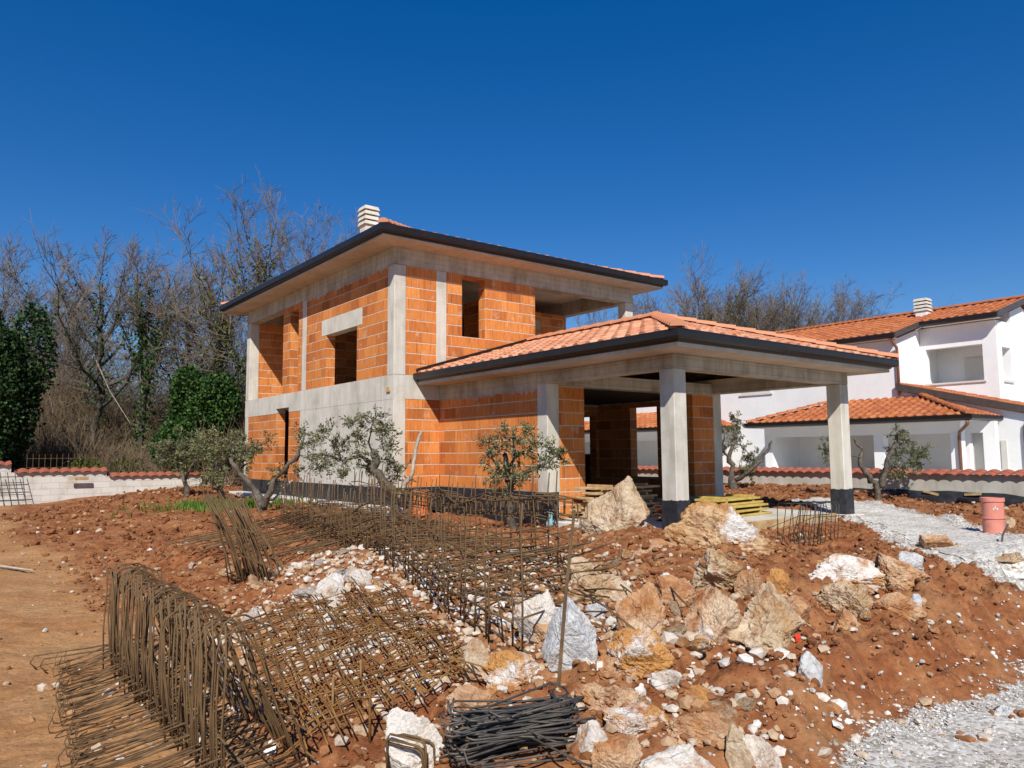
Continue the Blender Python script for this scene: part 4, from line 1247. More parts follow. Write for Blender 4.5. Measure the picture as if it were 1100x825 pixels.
for (b0, b1) in ((2.18, 2.5), (-2.1, -1.75), (-4.52, -4.2)):
    nbp(MB().box(17.6, 17.9, b0, b1, G0, 2.188), 'porch_column', 'white')
nbp(MB().box(19.44, 19.498, -1.2, .9, G0, 2.3), 'porch_door', 'offwhite')
nbp(wallgrid('b', 18.4, 18.65, [-5.2, -4.15], [G0, 2.555], [(-4.85, -4.45, G0 - .1, 2.2)]), 'porch_wall', 'white')
nbp(MB().box(18.70, 18.75, -4.9, -4.4, G0, 2.25), 'porch_door', 'offwhite')
# side lean-to
pf = [(-5.75, G0), (-5.75, 2.78), (-1.753, 3.80), (-1.753, G0)]
V = [(19.5, b, z) for b, z in pf] + [(21.496, b, z) for b, z in pf]
g = MB().add(V, [(i, (i + 1) % 4, 4 + (i + 1) % 4, 4 + i) for i in range(4)], None, [[3, 2, 1, 0], [4, 5, 6, 7]])
nbp(g, 'lean_to_wall', 'white')
sl3 = .257; k3 = 1 / math.hypot(1, sl3)
nbt(tile_face('lean_to_roof', 'tile_old', nb, (21.48, -5.98, 2.96), (-1, 0, 0), (0, k3, sl3 * k3), 0, 2.1, 4.2 / k3, []))
nbp(verge([(19.36, -5.98, 2.86), (19.36, -1.77, 3.94)], w=.24), 'verge_board', 'gutter2')
g = MB(); profile_path(g, [(19.33, -5.98), (21.6, -5.98)], [(o, z + 2.95) for o, z in prf]); nbp(g, 'gutter', 'gutter2')
g = MB(); g.add([(19.4, -5.95, 2.76), (21.49, -5.95, 2.76), (21.49, -5.76, 2.76), (19.4, -5.76, 2.76)], None, None, [[0, 1, 2, 3]]); nbp(g, 'soffit', 'white')
nbp(MB().box(19.47, 19.52, -5.13, -4.96, 1.0, 1.95), 'slot_window', 'offwhite')
nbp(MB().box(19.44, 19.55, -5.2, -4.9, .95, .998), 'window_sill', 'white')
# downpipes
def dpipe(pts, mat='copper'):
    nbp(MB().tube(pts, .05, 8), 'downpipe', mat, smooth=True)
dpipe([(19.05, -1.80, 5.68), (19.12, -1.84, 5.58), (19.40, -1.86, 5.35), (19.42, -1.86, 5.2), (19.42, -1.86, 3.62)])
dpipe([(16.95, -4.98, 2.56), (17.0, -4.96, 2.44), (17.45, -4.55, 2.22), (17.52, -4.5, 2.05), (17.52, -4.5, .2)])
dpipe([(19.45, -5.98, 2.78), (19.45, -5.95, 2.62), (19.43, -5.70, 2.45), (19.43, -5.68, 2.2), (19.43, -5.68, .2)])
ch = chimney(nb, 22.9, -1.35, 6.4, 7.12, .42, 'white', 'concrete', 4); ch.location = NBO

# ------------------------------------------------------------------ vegetation
def rot_about(v, axis, a):
    axis = axis / (np.linalg.norm(axis) + 1e-9)
    return v * math.cos(a) + np.cross(axis, v) * math.sin(a) + axis * (axis @ v) * (1 - math.cos(a))

def grow_tree(seed, height, r0, width=.36, base=.30, lean=(0, 0), limbs=11, ivy=0, dens=1.0):
    """bare deciduous tree with a rounded crown: returns (trunk builder, twig builder, ivy points)"""
    g_ = np.random.default_rng(seed)
    tr, P0, P1, R0, R1, ivp = MB(), [], [], [], [], []
    Hc = height
    def curve(p, e, sag, n, wob):
        """limb from p towards e, leaving outwards and bending up"""
        p = np.asarray(p, float); e = np.asarray(e, float); L = np.linalg.norm(e - p)
        m_ = (p + e) / 2 - np.array([0, 0, sag * L]) + g_.normal(0, wob * L, 3)
        t = np.linspace(0, 1, n + 1)[:, None]
        q = p * (1 - t) ** 2 + 2 * m_ * t * (1 - t) + e * t ** 2
        q[1:-1] += g_.normal(0, wob * L * .28, (n - 1, 3))
        return q
    def add(q, ra, rb):
        n = len(q) - 1; r = np.linspace(ra, rb, n + 1)
        for i in range(n): P0.append(q[i]); P1.append(q[i + 1]); R0.append(r[i]); R1.append(r[i + 1])
    top = np.array([lean[0] * Hc, lean[1] * Hc, Hc * .80])
    tk = curve((0, 0, -.3), top, 0, 7, .025)
    tr.tube(tk, np.linspace(r0, r0 * .30, 8), 7, cap=False)
    for i in range(7):
        for t in np.linspace(0, 1, 6): ivp.append((tk[i] * (1 - t) + tk[i + 1] * t, r0 * (1 - .1 * i), 0))
    cz = Hc * (base + 1) / 2; rz = Hc * (1 - base) / 2; rw = Hc * width
    phi0 = g_.uniform(0, 6.28)
    for k in range(limbs):
        f = (k + .5) / limbs
        z0 = base * .8 + (.66 - base * .8) * f + g_.normal(0, .02)
        j = min(int(z0 / .80 * 7), 6); p = tk[j] + (tk[j + 1] - tk[j]) * (z0 / .80 * 7 - j)
        ph = phi0 + k * 2.4 + g_.normal(0, .3)
        el = g_.uniform(-.05, .35) + f * 1.15
        rr = g_.uniform(.72, 1.02)
        e = np.array([math.cos(ph) * math.cos(el) * rw * rr, math.sin(ph) * math.cos(el) * rw * rr, cz + math.sin(el) * rz * rr]) + np.array([lean[0], lean[1], 0]) * Hc * .8
        L = np.linalg.norm(e - p)
        q = curve(p, e, .14, 7, .05); ra = r0 * .42 * (1 - .45 * f) * g_.uniform(.8, 1.15)
        tr.tube(q, np.linspace(ra, ra * .22, 8), 5, cap=False)
        for i in range(6):
            for t in np.linspace(0, 1, 5): ivp.append((q[i] * (1 - t) + q[i + 1] * t, ra, 1))
        n2 = int((9 + g_.random() * 3) * dens)
        for m_ in range(n2):
            t = g_.uniform(.18, 1.0); i = min(int(t * 7), 6); s0 = q[i] + (q[i + 1] - q[i]) * (t * 7 - i)
            d = (q[i + 1] - q[i]); d /= np.linalg.norm(d)
            out = s0 - np.array([lean[0] * Hc * .8, lean[1] * Hc * .8, cz - rz * .5]); out /= np.linalg.norm(out) + 1e-6
            dd = d * .55 + out * .5 + g_.normal(0, .5, 3) + np.array([0, 0, .25]); dd /= np.linalg.norm(dd)
            L2 = L * g_.uniform(.22, .42) * (1.15 - .4 * t)
            q2 = curve(s0, s0 + dd * L2, .08, 4, .07); r2_ = max(ra * .30 * (1.1 - .5 * t), .012)
            add(q2, r2_, r2_ * .45)
            n3 = int(6 * dens + g_.random() * 3)
            for _ in range(n3):
                t3 = g_.uniform(.15, 1.0); i3 = min(int(t3 * 4), 3); s3 = q2[i3] + (q2[i3 + 1] - q2[i3]) * (t3 * 4 - i3)
                d3 = dd * .8 + g_.normal(0, .55, 3) + np.array([0, 0, .22]); d3 /= np.linalg.norm(d3)
                L3 = L2 * g_.uniform(.28, .55)
                q3 = curve(s3, s3 + d3 * L3, .06, 2, .06); add(q3, .010, .007)
                for _k in range(3):
                    s4 = q3[1] + (q3[2] - q3[1]) * g_.random(); d4 = d3 * .9 + g_.normal(0, .5, 3) + np.array([0, 0, .15]); d4 /= np.linalg.norm(d4)
                    add(np.array([s4, s4 + d4 * L3 * g_.uniform(.35, .7)]), .0075, .0055)
    tw = MB(); tw.sticks(np.array(P0), np.array(P1), np.array(R0), np.array(R1), 3)
    return tr, tw, ivp

def bare_tree(name, x, y, seed, vtop, r0, label, mat='twig', ivy=0, ivymat='ivy_leaf', z=None, **kw):
    z = float(H(x, y)) if z is None else z
    e = empty(name, (x, y, z), 0, label=label, cat='tree', group='bare trees behind the houses')
    height = (490 - vtop) / 805 * y + EYE - z
    tr, tw, ivp = grow_tree(seed, height, r0, ivy=ivy, **kw)
    zt = np.concatenate(tw.V)[:, 2]
    k_ = height / np.percentile(zt, 99.7)
    for mb_ in (tr, tw): mb_.V = [v_ * k_ for v_ in mb_.V]
    ivp = [(p_ * k_, r_ * k_, l_) for (p_, r_, l_) in ivp]
    tr.build('trunk', 'trunk', e, smooth=True)
    tw.build('crown', mat, e)
    if ivy and ivp:
        g_ = np.random.default_rng(seed + 5); C = []
        for (p, r, lev) in ivp:
            dens = ivy * (1.0 if lev == 0 else .35) * (1.25 - min(1, p[2] / height))
            for _ in range(int(dens * 14 + g_.random())):
                C.append(p + g_.normal(0, r * 1.0 + .10, 3))
        if C:
            m_ = MB(); m_.leaves(np.array(C), .13, .12, None, seed); m_.build('ivy', ivymat, e)
    return e

def X_(u, Y): return (u - 550) / 808.5 * Y
TREES = [  # u, Y, height, seed, r, label, material, ivy, kwargs
    (100, 34, 247, 3, .20, 'wide spreading bare tree with ivy at its trunk, left of the straight ivy trunk', 'twig_purple', .7, dict(width=.42, base=.34, limbs=13, dens=1.15)),
    (148, 32, 270, 14, .17, 'straight bare tree whose whole trunk is wrapped in dark ivy', 'twig', 1.9, dict(width=.24, base=.50, limbs=9, lean=(.02, 0))),
    (196, 35, 268, 25, .15, 'bare tree with several thin stems left of the tall tree by the eave', 'twig_purple', .4, dict(width=.34, base=.30)),
    (238, 33, 262, 36, .18, 'bare tree with yellow green ivy on its upper limbs behind the ivy bush', 'twig', .9, dict(width=.34, base=.32, ivymat='ivy_yellow')),
    (286, 31, 207, 47, .20, 'tallest bare tree just left of the unfinished house, with mossy limbs', 'twig', 1.6, dict(width=.40, base=.30, limbs=13, dens=1.1, lean=(-.02, 0), ivymat='ivy_yellow')),
    (330, 38, 214, 58, .18, 'bare tree rising behind the left eave of the unfinished house', 'twig_purple', .3, dict(width=.34, base=.4, dens=1.1)),
    (40, 42, 300, 69, .14, 'thin pale bare tree beyond the dark evergreen at the left edge', 'twig_purple', 0, dict(width=.3)),
    (-12, 38, 255, 71, .16, 'bare tree cut off by the left edge of the view', 'twig_purple', .3, dict(width=.34)),
    (70, 44, 290, 82, .13, 'small distant bare tree left of the wide spreading tree', 'twig', 0, dict(width=.34)),
    (222, 45, 290, 93, .14, 'distant thin bare tree between the two tall ones', 'twig_purple', 0, dict(width=.3)),
    (768, 50, 288, 104, .26, 'largest bare tree above the porch roof, with ivy in its crown', 'twig', 2.2, dict(width=.46, base=.3, limbs=16, dens=1.6, ivymat='ivy_yellow')),
    (812, 52, 303, 115, .22, 'ivy grown bare tree right of the largest one above the porch roof', 'twig', 2.0, dict(width=.40, base=.3, limbs=15, dens=1.55, ivymat='ivy_yellow')),
    (712, 55, 312, 126, .20, 'pale bare tree beside the right end of the upper roof', 'twig_purple', 0, dict(width=.42, limbs=13, dens=1.4)),
    (872, 58, 318, 137, .20, 'grey bare tree above the white house roof, nearer the porch', 'twig_purple', .2, dict(width=.44, limbs=14, dens=1.5)),
    (908, 60, 316, 148, .20, 'grey bare tree above the white house roof, nearer its chimney', 'twig_purple', 0, dict(width=.42, limbs=14, dens=1.5)),
    (640, 56, 326, 159, .20, 'bare tree seen through the open upper loggia', 'twig', 0, dict(width=.40, dens=1.1)),
]
for (u, Y, h, sd, r, lab, mt, iv, kw) in TREES:
    bare_tree('bare_tree', X_(u, Y), Y, sd, h, r, lab, mt, iv, z=(.6 if u < 500 else .2), **kw)

def leaf_mass(name, x, y, z, rx, ry, rz, n, mat, label, cat, L=.2, W=.17, seed=1, lumps=9, stem=True, group=None, hole=0):
    g_ = np.random.default_rng(seed)
    e = empty(name, (x, y, z), 0, label=label, cat=cat, group=group)
    cs = g_.normal(size=(lumps, 3)); cs /= np.linalg.norm(cs, axis=1)[:, None]; cs *= g_.uniform(.2, .72, lumps)[:, None]
    rr = g_.uniform(.24, .52, lumps)
    w = rr ** 2; pick = g_.choice(lumps, n, p=w / w.sum())
    d = g_.normal(size=(n, 3)); d /= np.linalg.norm(d, axis=1)[:, None]
    rad_ = rr[pick] * (1 - np.abs(g_.normal(0, .16, n)))
    P_ = cs[pick] + d * rad_[:, None]
    P_ = P_ * np.array([rx, ry, rz]) + np.array([0, 0, rz * .95])
    P_[:, :2] *= (1.16 - .30 * np.clip(P_[:, 2:3] / (2 * rz), 0, 1.2))
    far_ = g_.random(len(P_)) < .12
    P_[far_] += d[far_] * g_.uniform(.02, .22, (far_.sum(), 1))
    P_ = P_[P_[:, 2] > -.1]
    out = d[:len(P_)] * .0 + g_.normal(size=(len(P_), 3)) * .6 + np.array([0, 0, -.3])
    m_ = MB(); m_.leaves(P_, L, W, out, seed); m_.build('foliage', mat, e)
    if stem:
        s_ = MB()
        for i in range(5):
            t = cs[i % lumps] * np.array([rx, ry, rz]) + np.array([0, 0, rz * .95])
            s_.tube([(g_.normal(0, .1), g_.normal(0, .1), -.3), t * .5 + g_.normal(0, .1, 3), t], [.09, .06, .03], 5)
        s_.build('trunk', 'trunk', e)
    return e
leaf_mass('ivy_tree', X_(-8, 25.5), 25.5, .1, 1.75, 1.7, 4.0, 27000, 'ivy_dark', 'dense dark green ivy covered tree filling the left edge', 'tree', .125, .115, 21, 16)
leaf_mass('ivy_bush', X_(210, 29), 29, .7, 1.75, 1.4, 2.35, 19000, 'ivy_leaf', 'big round glossy green ivy bush behind the block wall beside the house', 'bush', .12, .11, 22, 14)
leaf_mass('ivy_patch', X_(85, 27.3), 27.3, .75, .9, .3, .55, 900, 'ivy_yellow', 'low light green ivy growing over the higher step of the block wall', 'plant', .13, .11, 23, 6, False, 'ivy along the block wall')
leaf_mass('ivy_patch', X_(140, 28.3), 28.3, .7, .9, .3, .5, 900, 'ivy_yellow', 'low light green ivy growing over the lower step of the block wall', 'plant', .13, .11, 24, 6, False, 'ivy along the block wall')

# bramble and sapling thicket, one uncountable mass
g_ = np.random.default_rng(77)
P0, P1, R = [], [], []
n = 11000
for i in range(n):
    low = i % 4 == 0; Y = g_.uniform(27.8, 33) if low else g_.uniform(34.5, 52); u = g_.uniform(-60, 345); x = X_(u, Y); 
    hgt = (2.6 + 4.3 * g_.random() ** 1.2) * (1 + .25 * (Y - 28) / 18) * (1.0 + .3 * math.sin(u * .03))
    if low: hgt *= .30
    p = np.array([x, Y, .35]); d = np.array([g_.normal(0, .28), g_.normal(0, .28), 1.0]); r = g_.uniform(.008, .022)
    k_ = 4
    for j in range(k_):
        q = p + d / np.linalg.norm(d) * hgt / k_
        P0.append(p); P1.append(q); R.append((r, r * .75)); r *= .75
        for s_ in range(3):
            dd = d + g_.normal(0, .7, 3); q2 = p + (q - p) * g_.random(); e2 = q2 + dd / np.linalg.norm(dd) * g_.uniform(.3, 1.1)
            P0.append(q2); P1.append(e2); R.append((r * .6 + .003, .004))
        p = q; d = d + g_.normal(0, .25, 3); d[2] = max(d[2], .1)
R = np.array(R)
tm = MB(); tm.sticks(np.array(P0), np.array(P1), R[:, 0], R[:, 1], 3)
setp(tm.build('thicket', 'thicket'), 'tangled mass of brown bare saplings and brambles behind the block wall', 'undergrowth', None, 'stuff')
# pale fallen and leaning limbs in the thicket
for i, (pts, lab) in enumerate([
        ([(140, 372), (150, 395), (152, 420), (160, 440)], 'pale dead branch hanging beside the straight ivy trunk'),
        ([(100, 380), (118, 420), (140, 455)], 'pale leaning pole in the thicket below the wide spreading tree')]):
    mb = MB(); mb.tube([at(u, v, 32.5 + .3 * j) for j, (u, v) in enumerate(pts)], np.linspace(.035, .012, len(pts)), 6)
    label_build(mb, 'dead_branch', 'bark_cut', lab, 'branch', 'dead branches in the thicket')

# rusty fence mesh showing above the block wall, and mesh sheet leaning on it
def mesh_panel(name, corner, ux, uz, w, h, sx, sz, r, mat, label, cat, group=None):
    e = empty(name, corner, 0, label=label, cat=cat, group=group)
    ux = np.asarray(ux, float); uz = np.asarray(uz, float)
    v = MB().tube([uz * 0, uz * h], r, 5).build('vertical_bar', mat, e)
    for i in range(1, int(w / sx) + 1): dup(v, e, ux * i * sx)
    hb = MB().tube([ux * 0, ux * w], r, 5).build('horizontal_bar', mat, e)
    for i in range(1, int(h / sz) + 1): dup(hb, e, uz * i * sz)
    return e
c = hw(-5.7, 14.45) ; c[2] = .22
rx3 = np.array([RX[0], RX[1], 0]); lx3 = np.array([LX[0], LX[1], 0])
c = hw(-7.4, 14.0); c[2] = float(H(c[0], c[1])) - .03
mesh_panel('steel_mesh_sheet', c, rx3 * .98, np.array([lx3[0] * .25 - rx3[0] * .12, lx3[1] * .25 - rx3[1] * .12, .94]), 2.0, 1.15, .2, .2, .012, 'steel_dark', 'grey steel mesh sheet leaning on the block wall at the left edge', 'mesh sheet')
c = hw(-5.4, 15.0, 1.0)
mesh_panel('fence_panel', c, rx3, (0, 0, 1), 2.4, .75, .17, .3, .008, 'rust', 'rusty bar fence standing behind the block wall at the left', 'fence')
mb = MB(); mb.obox((0, 0, 0), rx3 * .28, lx3 * .03, (0, 0, .06))
o = label_build(mb, 'stone_slab', 'rock_tan', 'small flat tan slab set against the face of the block wall', 'slab'); o.location = tuple(at(85, 514, 25.2))
mb = MB()
mb.tube([gpt(-10, 610) + (0, 0, .04), gpt(35, 617) + (0, 0, .05)], [.03, .012], 5)
label_build(mb, 'wood_splinter', 'bark_cut', 'long pale wood splinter lying on the bare dirt at the left', 'wood splinter')

# olive trees
def olive(base_uv, Y, limbs, tufts, label, seed, cut=(), rb=.13, leaf=.075, dens=1.0):
    g_ = np.random.default_rng(seed)
    b = at(base_uv[0], base_uv[1], Y); z0 = float(H(b[0], b[1]))
    e = empty('olive_tree', (b[0], b[1], z0), 0, label=label, cat='olive tree', group='newly planted olive trees')
    org = np.array([b[0], b[1], z0])
    px = Y / 815
    tr = MB(); cu = MB(); ends = []
    for li, (pts, r0, r1) in enumerate(limbs):
        off = g_.normal(0, .10, len(pts)).cumsum() * (0 if li == 0 else 1)
        off[0] = 0
        P_ = []
        for j, (u, v) in enumerate(pts):
            q = at(u, v, Y + off[j]) - org
            if j == 0 and (u, v) == base_uv: q = np.array([0, 0, -.25])
            P_.append(q)
        # smooth the polyline and make it gnarled
        Q_ = []
        for a_, c_ in zip(P_[:-1], P_[1:]):
            for t in (0, .33, .66): Q_.append(a_ * (1 - t) + c_ * t + g_.normal(0, r0 * .22, 3) * (1 if t else 0))
        Q_.append(P_[-1])
        rr = .74 * np.linspace(r0, r1, len(Q_)) * g_.uniform(.85, 1.18, len(Q_)); 
        if li == 0: rr[0] *= 1.5; rr[1] *= 1.2
        (cu if li in cut else tr).tube(Q_, rr, 8, flat=.85)
        ends += Q_[len(Q_) // 2:]
    tr.build('trunk', 'bark', e, smooth=True)
    if cut: cu.build('bare_limb', 'bark_cut', e, smooth=True)
    ends = np.array(ends)
    C, D, S0, S1 = [], [], [], []
    for (u, v, r) in tufts:
        c = at(u, v, Y + g_.normal(0, .25)) - org; R = r * px
        k_ = ends[np.argmin(np.linalg.norm(ends - c, axis=1))]
        S0.append(k_); S1.append(c)
        for _ in range(int(r * .75 + 3)):
            a_ = c + g_.normal(0, R * .33, 3); d = g_.normal(size=3) + np.array([0, 0, .2]) + (a_ - c) / (R + .01); d /= np.linalg.norm(d)
            L = R * g_.uniform(.4, 1.0) + .08; bnd = a_ + d * L * .55; e_ = bnd + (d + np.array([0, 0, -.4])) * L * .35
            S0 += [c, a_, bnd]; S1 += [a_, bnd, e_]
            nl = int((16 + L * 56) * dens)
            for t in g_.uniform(0, 1, nl):
                q = a_ * (1 - t) + bnd * t if g_.random() < .6 else bnd * (1 - t) + e_ * t
                C.append(q + g_.normal(0, .025, 3)); D.append(d * .7 + g_.normal(0, .7, 3))
    tw = MB(); tw.sticks(np.array(S0), np.array(S1), .008, .004, 3); tw.build('twig', 'bark', e)
    lv = MB(); lv.leaves(np.array(C), leaf, leaf * .34, np.array(D), seed); lv.build('foliage', 'olive_leaf', e)
    return e
olive((199, 540), 23.0, [([(199, 540), (201, 525), (196, 508), (186, 495)], .15, .07), ([(199, 515), (206, 500), (212, 488)], .08, .04)],
      [(176, 490, 14), (188, 480, 16), (204, 484, 15), (214, 478, 14), (170, 482, 9), (195, 495, 12), (225, 470, 10)], 'bushy olive tree in front of the block wall, leftmost of the olives', 1, leaf=.10)
olive((238, 541), 21.0, [([(238, 541), (236, 525), (240, 508), (250, 492)], .16, .08), ([(240, 510), (228, 496), (222, 484)], .09, .04), ([(244, 500), (257, 505), (266, 498)], .07, .04)],
      [(222, 484, 18), (240, 474, 17), (255, 480, 17), (233, 500, 14), (262, 492, 12), (228, 515, 10), (246, 498, 12), (268, 480, 9)], 'thick leafy olive tree with a patch of grass at its foot', 2, leaf=.10, dens=1.1)
olive((284, 550), 16.5, [([(284, 550), (279, 535), (268, 520), (257, 508), (248, 492)], .125, .055), ([(283, 545), (290, 530), (295, 514), (308, 502), (320, 488)], .12, .05), ([(290, 540), (302, 527), (314, 516)], .05, .045), ([(318, 495), (324, 478), (328, 465)], .05, .025)],
      [(286, 476, 9), (262, 488, 8), (330, 478, 14), (336, 492, 14), (324, 464, 9), (345, 500, 12), (300, 505, 8), (318, 505, 9), (296, 516, 6), (250, 478, 10), (340, 468, 8)], 'forked olive tree with two spreading limbs left of the pale wall', 3, cut=(2,), dens=.6)
olive((424, 556), 13.8, [([(424, 556), (422, 530), (410, 515), (402, 500), (404, 483)], .15, .11), ([(424, 540), (434, 522), (443, 508), (446, 490), (450, 470), (452, 463)], .075, .04), ([(403, 505), (388, 490), (372, 495), (360, 492)], .055, .02), ([(402, 492), (396, 475), (400, 455)], .04, .015)],
      [(400, 452, 15), (386, 468, 13), (362, 480, 14), (352, 492, 11), (415, 478, 11), (418, 498, 11), (384, 488, 11), (370, 508, 10), (348, 462, 7), (410, 462, 12), (428, 512, 8), (395, 500, 9), (378, 455, 7)], 'olive tree with a thick sawn stub and one bare limb before the pale wall', 4, cut=(1,), dens=.72)
olive((551, 566), 12.4, [([(551, 566), (549, 540), (549, 520), (545, 505), (542, 488)], .12, .06), ([(549, 518), (562, 508), (578, 502), (596, 490)], .065, .03), ([(546, 505), (554, 490), (552, 470)], .05, .02), ([(549, 515), (536, 505), (528, 492)], .04, .02)],
      [(546, 470, 12), (534, 488, 13), (558, 486, 12), (575, 476, 10), (592, 484, 12), (582, 500, 11), (546, 508, 11), (602, 490, 7), (530, 512, 8), (566, 464, 7), (540, 525, 8), (560, 515, 8), (525, 476, 7)], 'leafy olive tree in front of the brick wall of the porch wing', 5, dens=.72)
olive((788, 522), 22.5, [([(788, 522), (786, 507), (783, 490), (790, 470), (788, 455)], .17, .05), ([(790, 516), (806, 505), (818, 494), (826, 482), (829, 474)], .11, .05), ([(784, 495), (776, 482), (778, 465)], .05, .02)],
      [(789, 452, 9), (782, 468, 9), (796, 478, 9), (802, 492, 8), (806, 504, 8), (776, 484, 6), (792, 460, 8), (798, 508, 7), (812, 492, 6)], 'small olive tree by the garden wall between the porch columns', 6, cut=(), leaf=.09)
olive((945, 530), 19.3, [([(945, 530), (940, 518), (930, 508), (924, 494), (927, 482), (918, 472)], .14, .045), ([(946, 524), (951, 508), (955, 490), (963, 474), (966, 464)], .13, .05), ([(926, 492), (908, 488), (890, 482)], .035, .012)],
      [(966, 463, 8), (978, 488, 11), (986, 498, 8), (962, 488, 8), (888, 484, 10), (898, 476, 6), (972, 474, 8), (955, 505, 7), (992, 488, 7), (970, 502, 8)], 'olive tree with bent limbs right of the last porch column', 7, leaf=.085)
# fresh grass at the foot of the olive
g_ = np.random.default_rng(9); gp = gpt(243, 547); n = 900
C = np.stack([gp[0] + g_.normal(0, .8, n), gp[1] + g_.normal(0, .5, n), np.zeros(n)], 1); C[:, 2] = H(C[:, 0], C[:, 1]) - .01
D = g_.normal(0, .35, (n, 3)); D[:, 2] = 1
m_ = MB(); m_.leaves(C, .22, .035, D, 3); setp(m_.build('grass', 'grass'), 'patch of fresh green grass at the foot of an olive tree', 'grass', None, 'stuff')
# ------------------------------------------------------------------ boulders and stones
def ico(sub):
    bm = bmesh.new(); bmesh.ops.create_icosphere(bm, subdivisions=sub, radius=1)
    V = np.array([v.co[:] for v in bm.verts]); T = np.array([[v.index for v in f.verts] for f in bm.faces]); bm.free()
    return V, T
ICO4, ICO3, ICO1 = ico(6), ico(4), ico(1)

def noise3(P, f, seed):
    x, y, z = (P * f).T
    return (fbm(x + seed, y + z * .7, 3, seed) + fbm(y - seed, z + x * .6, 3, seed + 2) + fbm(z + 3 * seed, x - y * .5, 3, seed + 4)) / 2

def rock_shape(seed, base, cuts=14, lo=.48, hi=.88, rough=.10, point=None):
    g_ = np.random.default_rng(seed)
    V, T = base; P = V.copy()
    for _ in range(cuts):
        n = g_.normal(size=3); n /= np.linalg.norm(n); d = g_.uniform(lo, hi)
        s = P @ n; k_ = s > d
        P[k_] -= (s[k_] - d)[:, None] * n
    if point is not None:
        n = np.asarray(point, float)
        P[:, 0] *= np.where(P[:, 2] > -.2, 1 - (P[:, 2] + .2) * n[0], 1); P[:, 0] += np.maximum(P[:, 2], 0) * n[1]
    mx = np.abs(P).max(0); P = P / mx
    N = P / (np.linalg.norm(P, axis=1)[:, None] + 1e-9)
    rough = rough * 1.15 + .03
    st = P @ (g_.normal(size=3) * np.array([.5, .5, 1]))
    strata = np.abs(((st * g_.uniform(3, 5) + noise3(P, 2.2, 7) * 1.2) % 1) - .5)
    r_ = noise3(P, 1.6, seed % 17) * rough * 1.4 + noise3(P, 4.5, seed % 13 + 3) * rough * .8 - np.abs(noise3(P, 8, seed % 11 + 5)) * rough * .7 + noise3(P, 17, seed % 7 + 2) * rough * .3 - np.clip(.10 - strata, 0, 1) * rough * 2.2
    return P + N * r_[:, None], T

def rock(name, u0, u1, v0, v1, mat, label, seed, Yf=None, depth=.8, emb=.36, dY=0, tilt=0, group='boulders on the spoil heap', cat='boulder', base=ICO4, **kw):
    uc = (u0 + u1) / 2
    p = gpt(uc, v1 - (v1 - v0) * .08)
    if Yf: p = at(uc, v1, Yf); p[2] = float(H(p[0], p[1]))
    Y = p[1]
    w = (u1 - u0) * Y / 815 / 2; h = (v1 - v0) * Y / 815 / 2 * 1.04
    P_, T = rock_shape(seed, base, **kw)
    S = P_ * np.array([w * 1.05, w * depth, h * 1.12])
    m = MB(); m.add(S, None, T)
    o = m.build(name, mat, smooth=False)
    top = at(uc, v0, Y + w * depth * .35)[2]
    o.location = (p[0], Y + w * depth * .4, top - h * 1.08)
    # sink to meet the ground
    gz = float(H(p[0], Y + w * depth * .4))
    if o.location[2] - h > gz - .05:
        f_ = (top - gz + .08) / 2 / h; o.scale = (1, 1, f_); o.location[2] = top - h * 1.08 * f_
    if u1 - u0 > 40:
        f2 = 1.14; o.scale = tuple(t * f2 for t in o.scale); o.location[2] -= h * 1.08 * (f2 - 1) * o.scale[2] / f2
    o.rotation_euler = (0, rad(tilt), 0)
    return setp(o, label, cat, group)

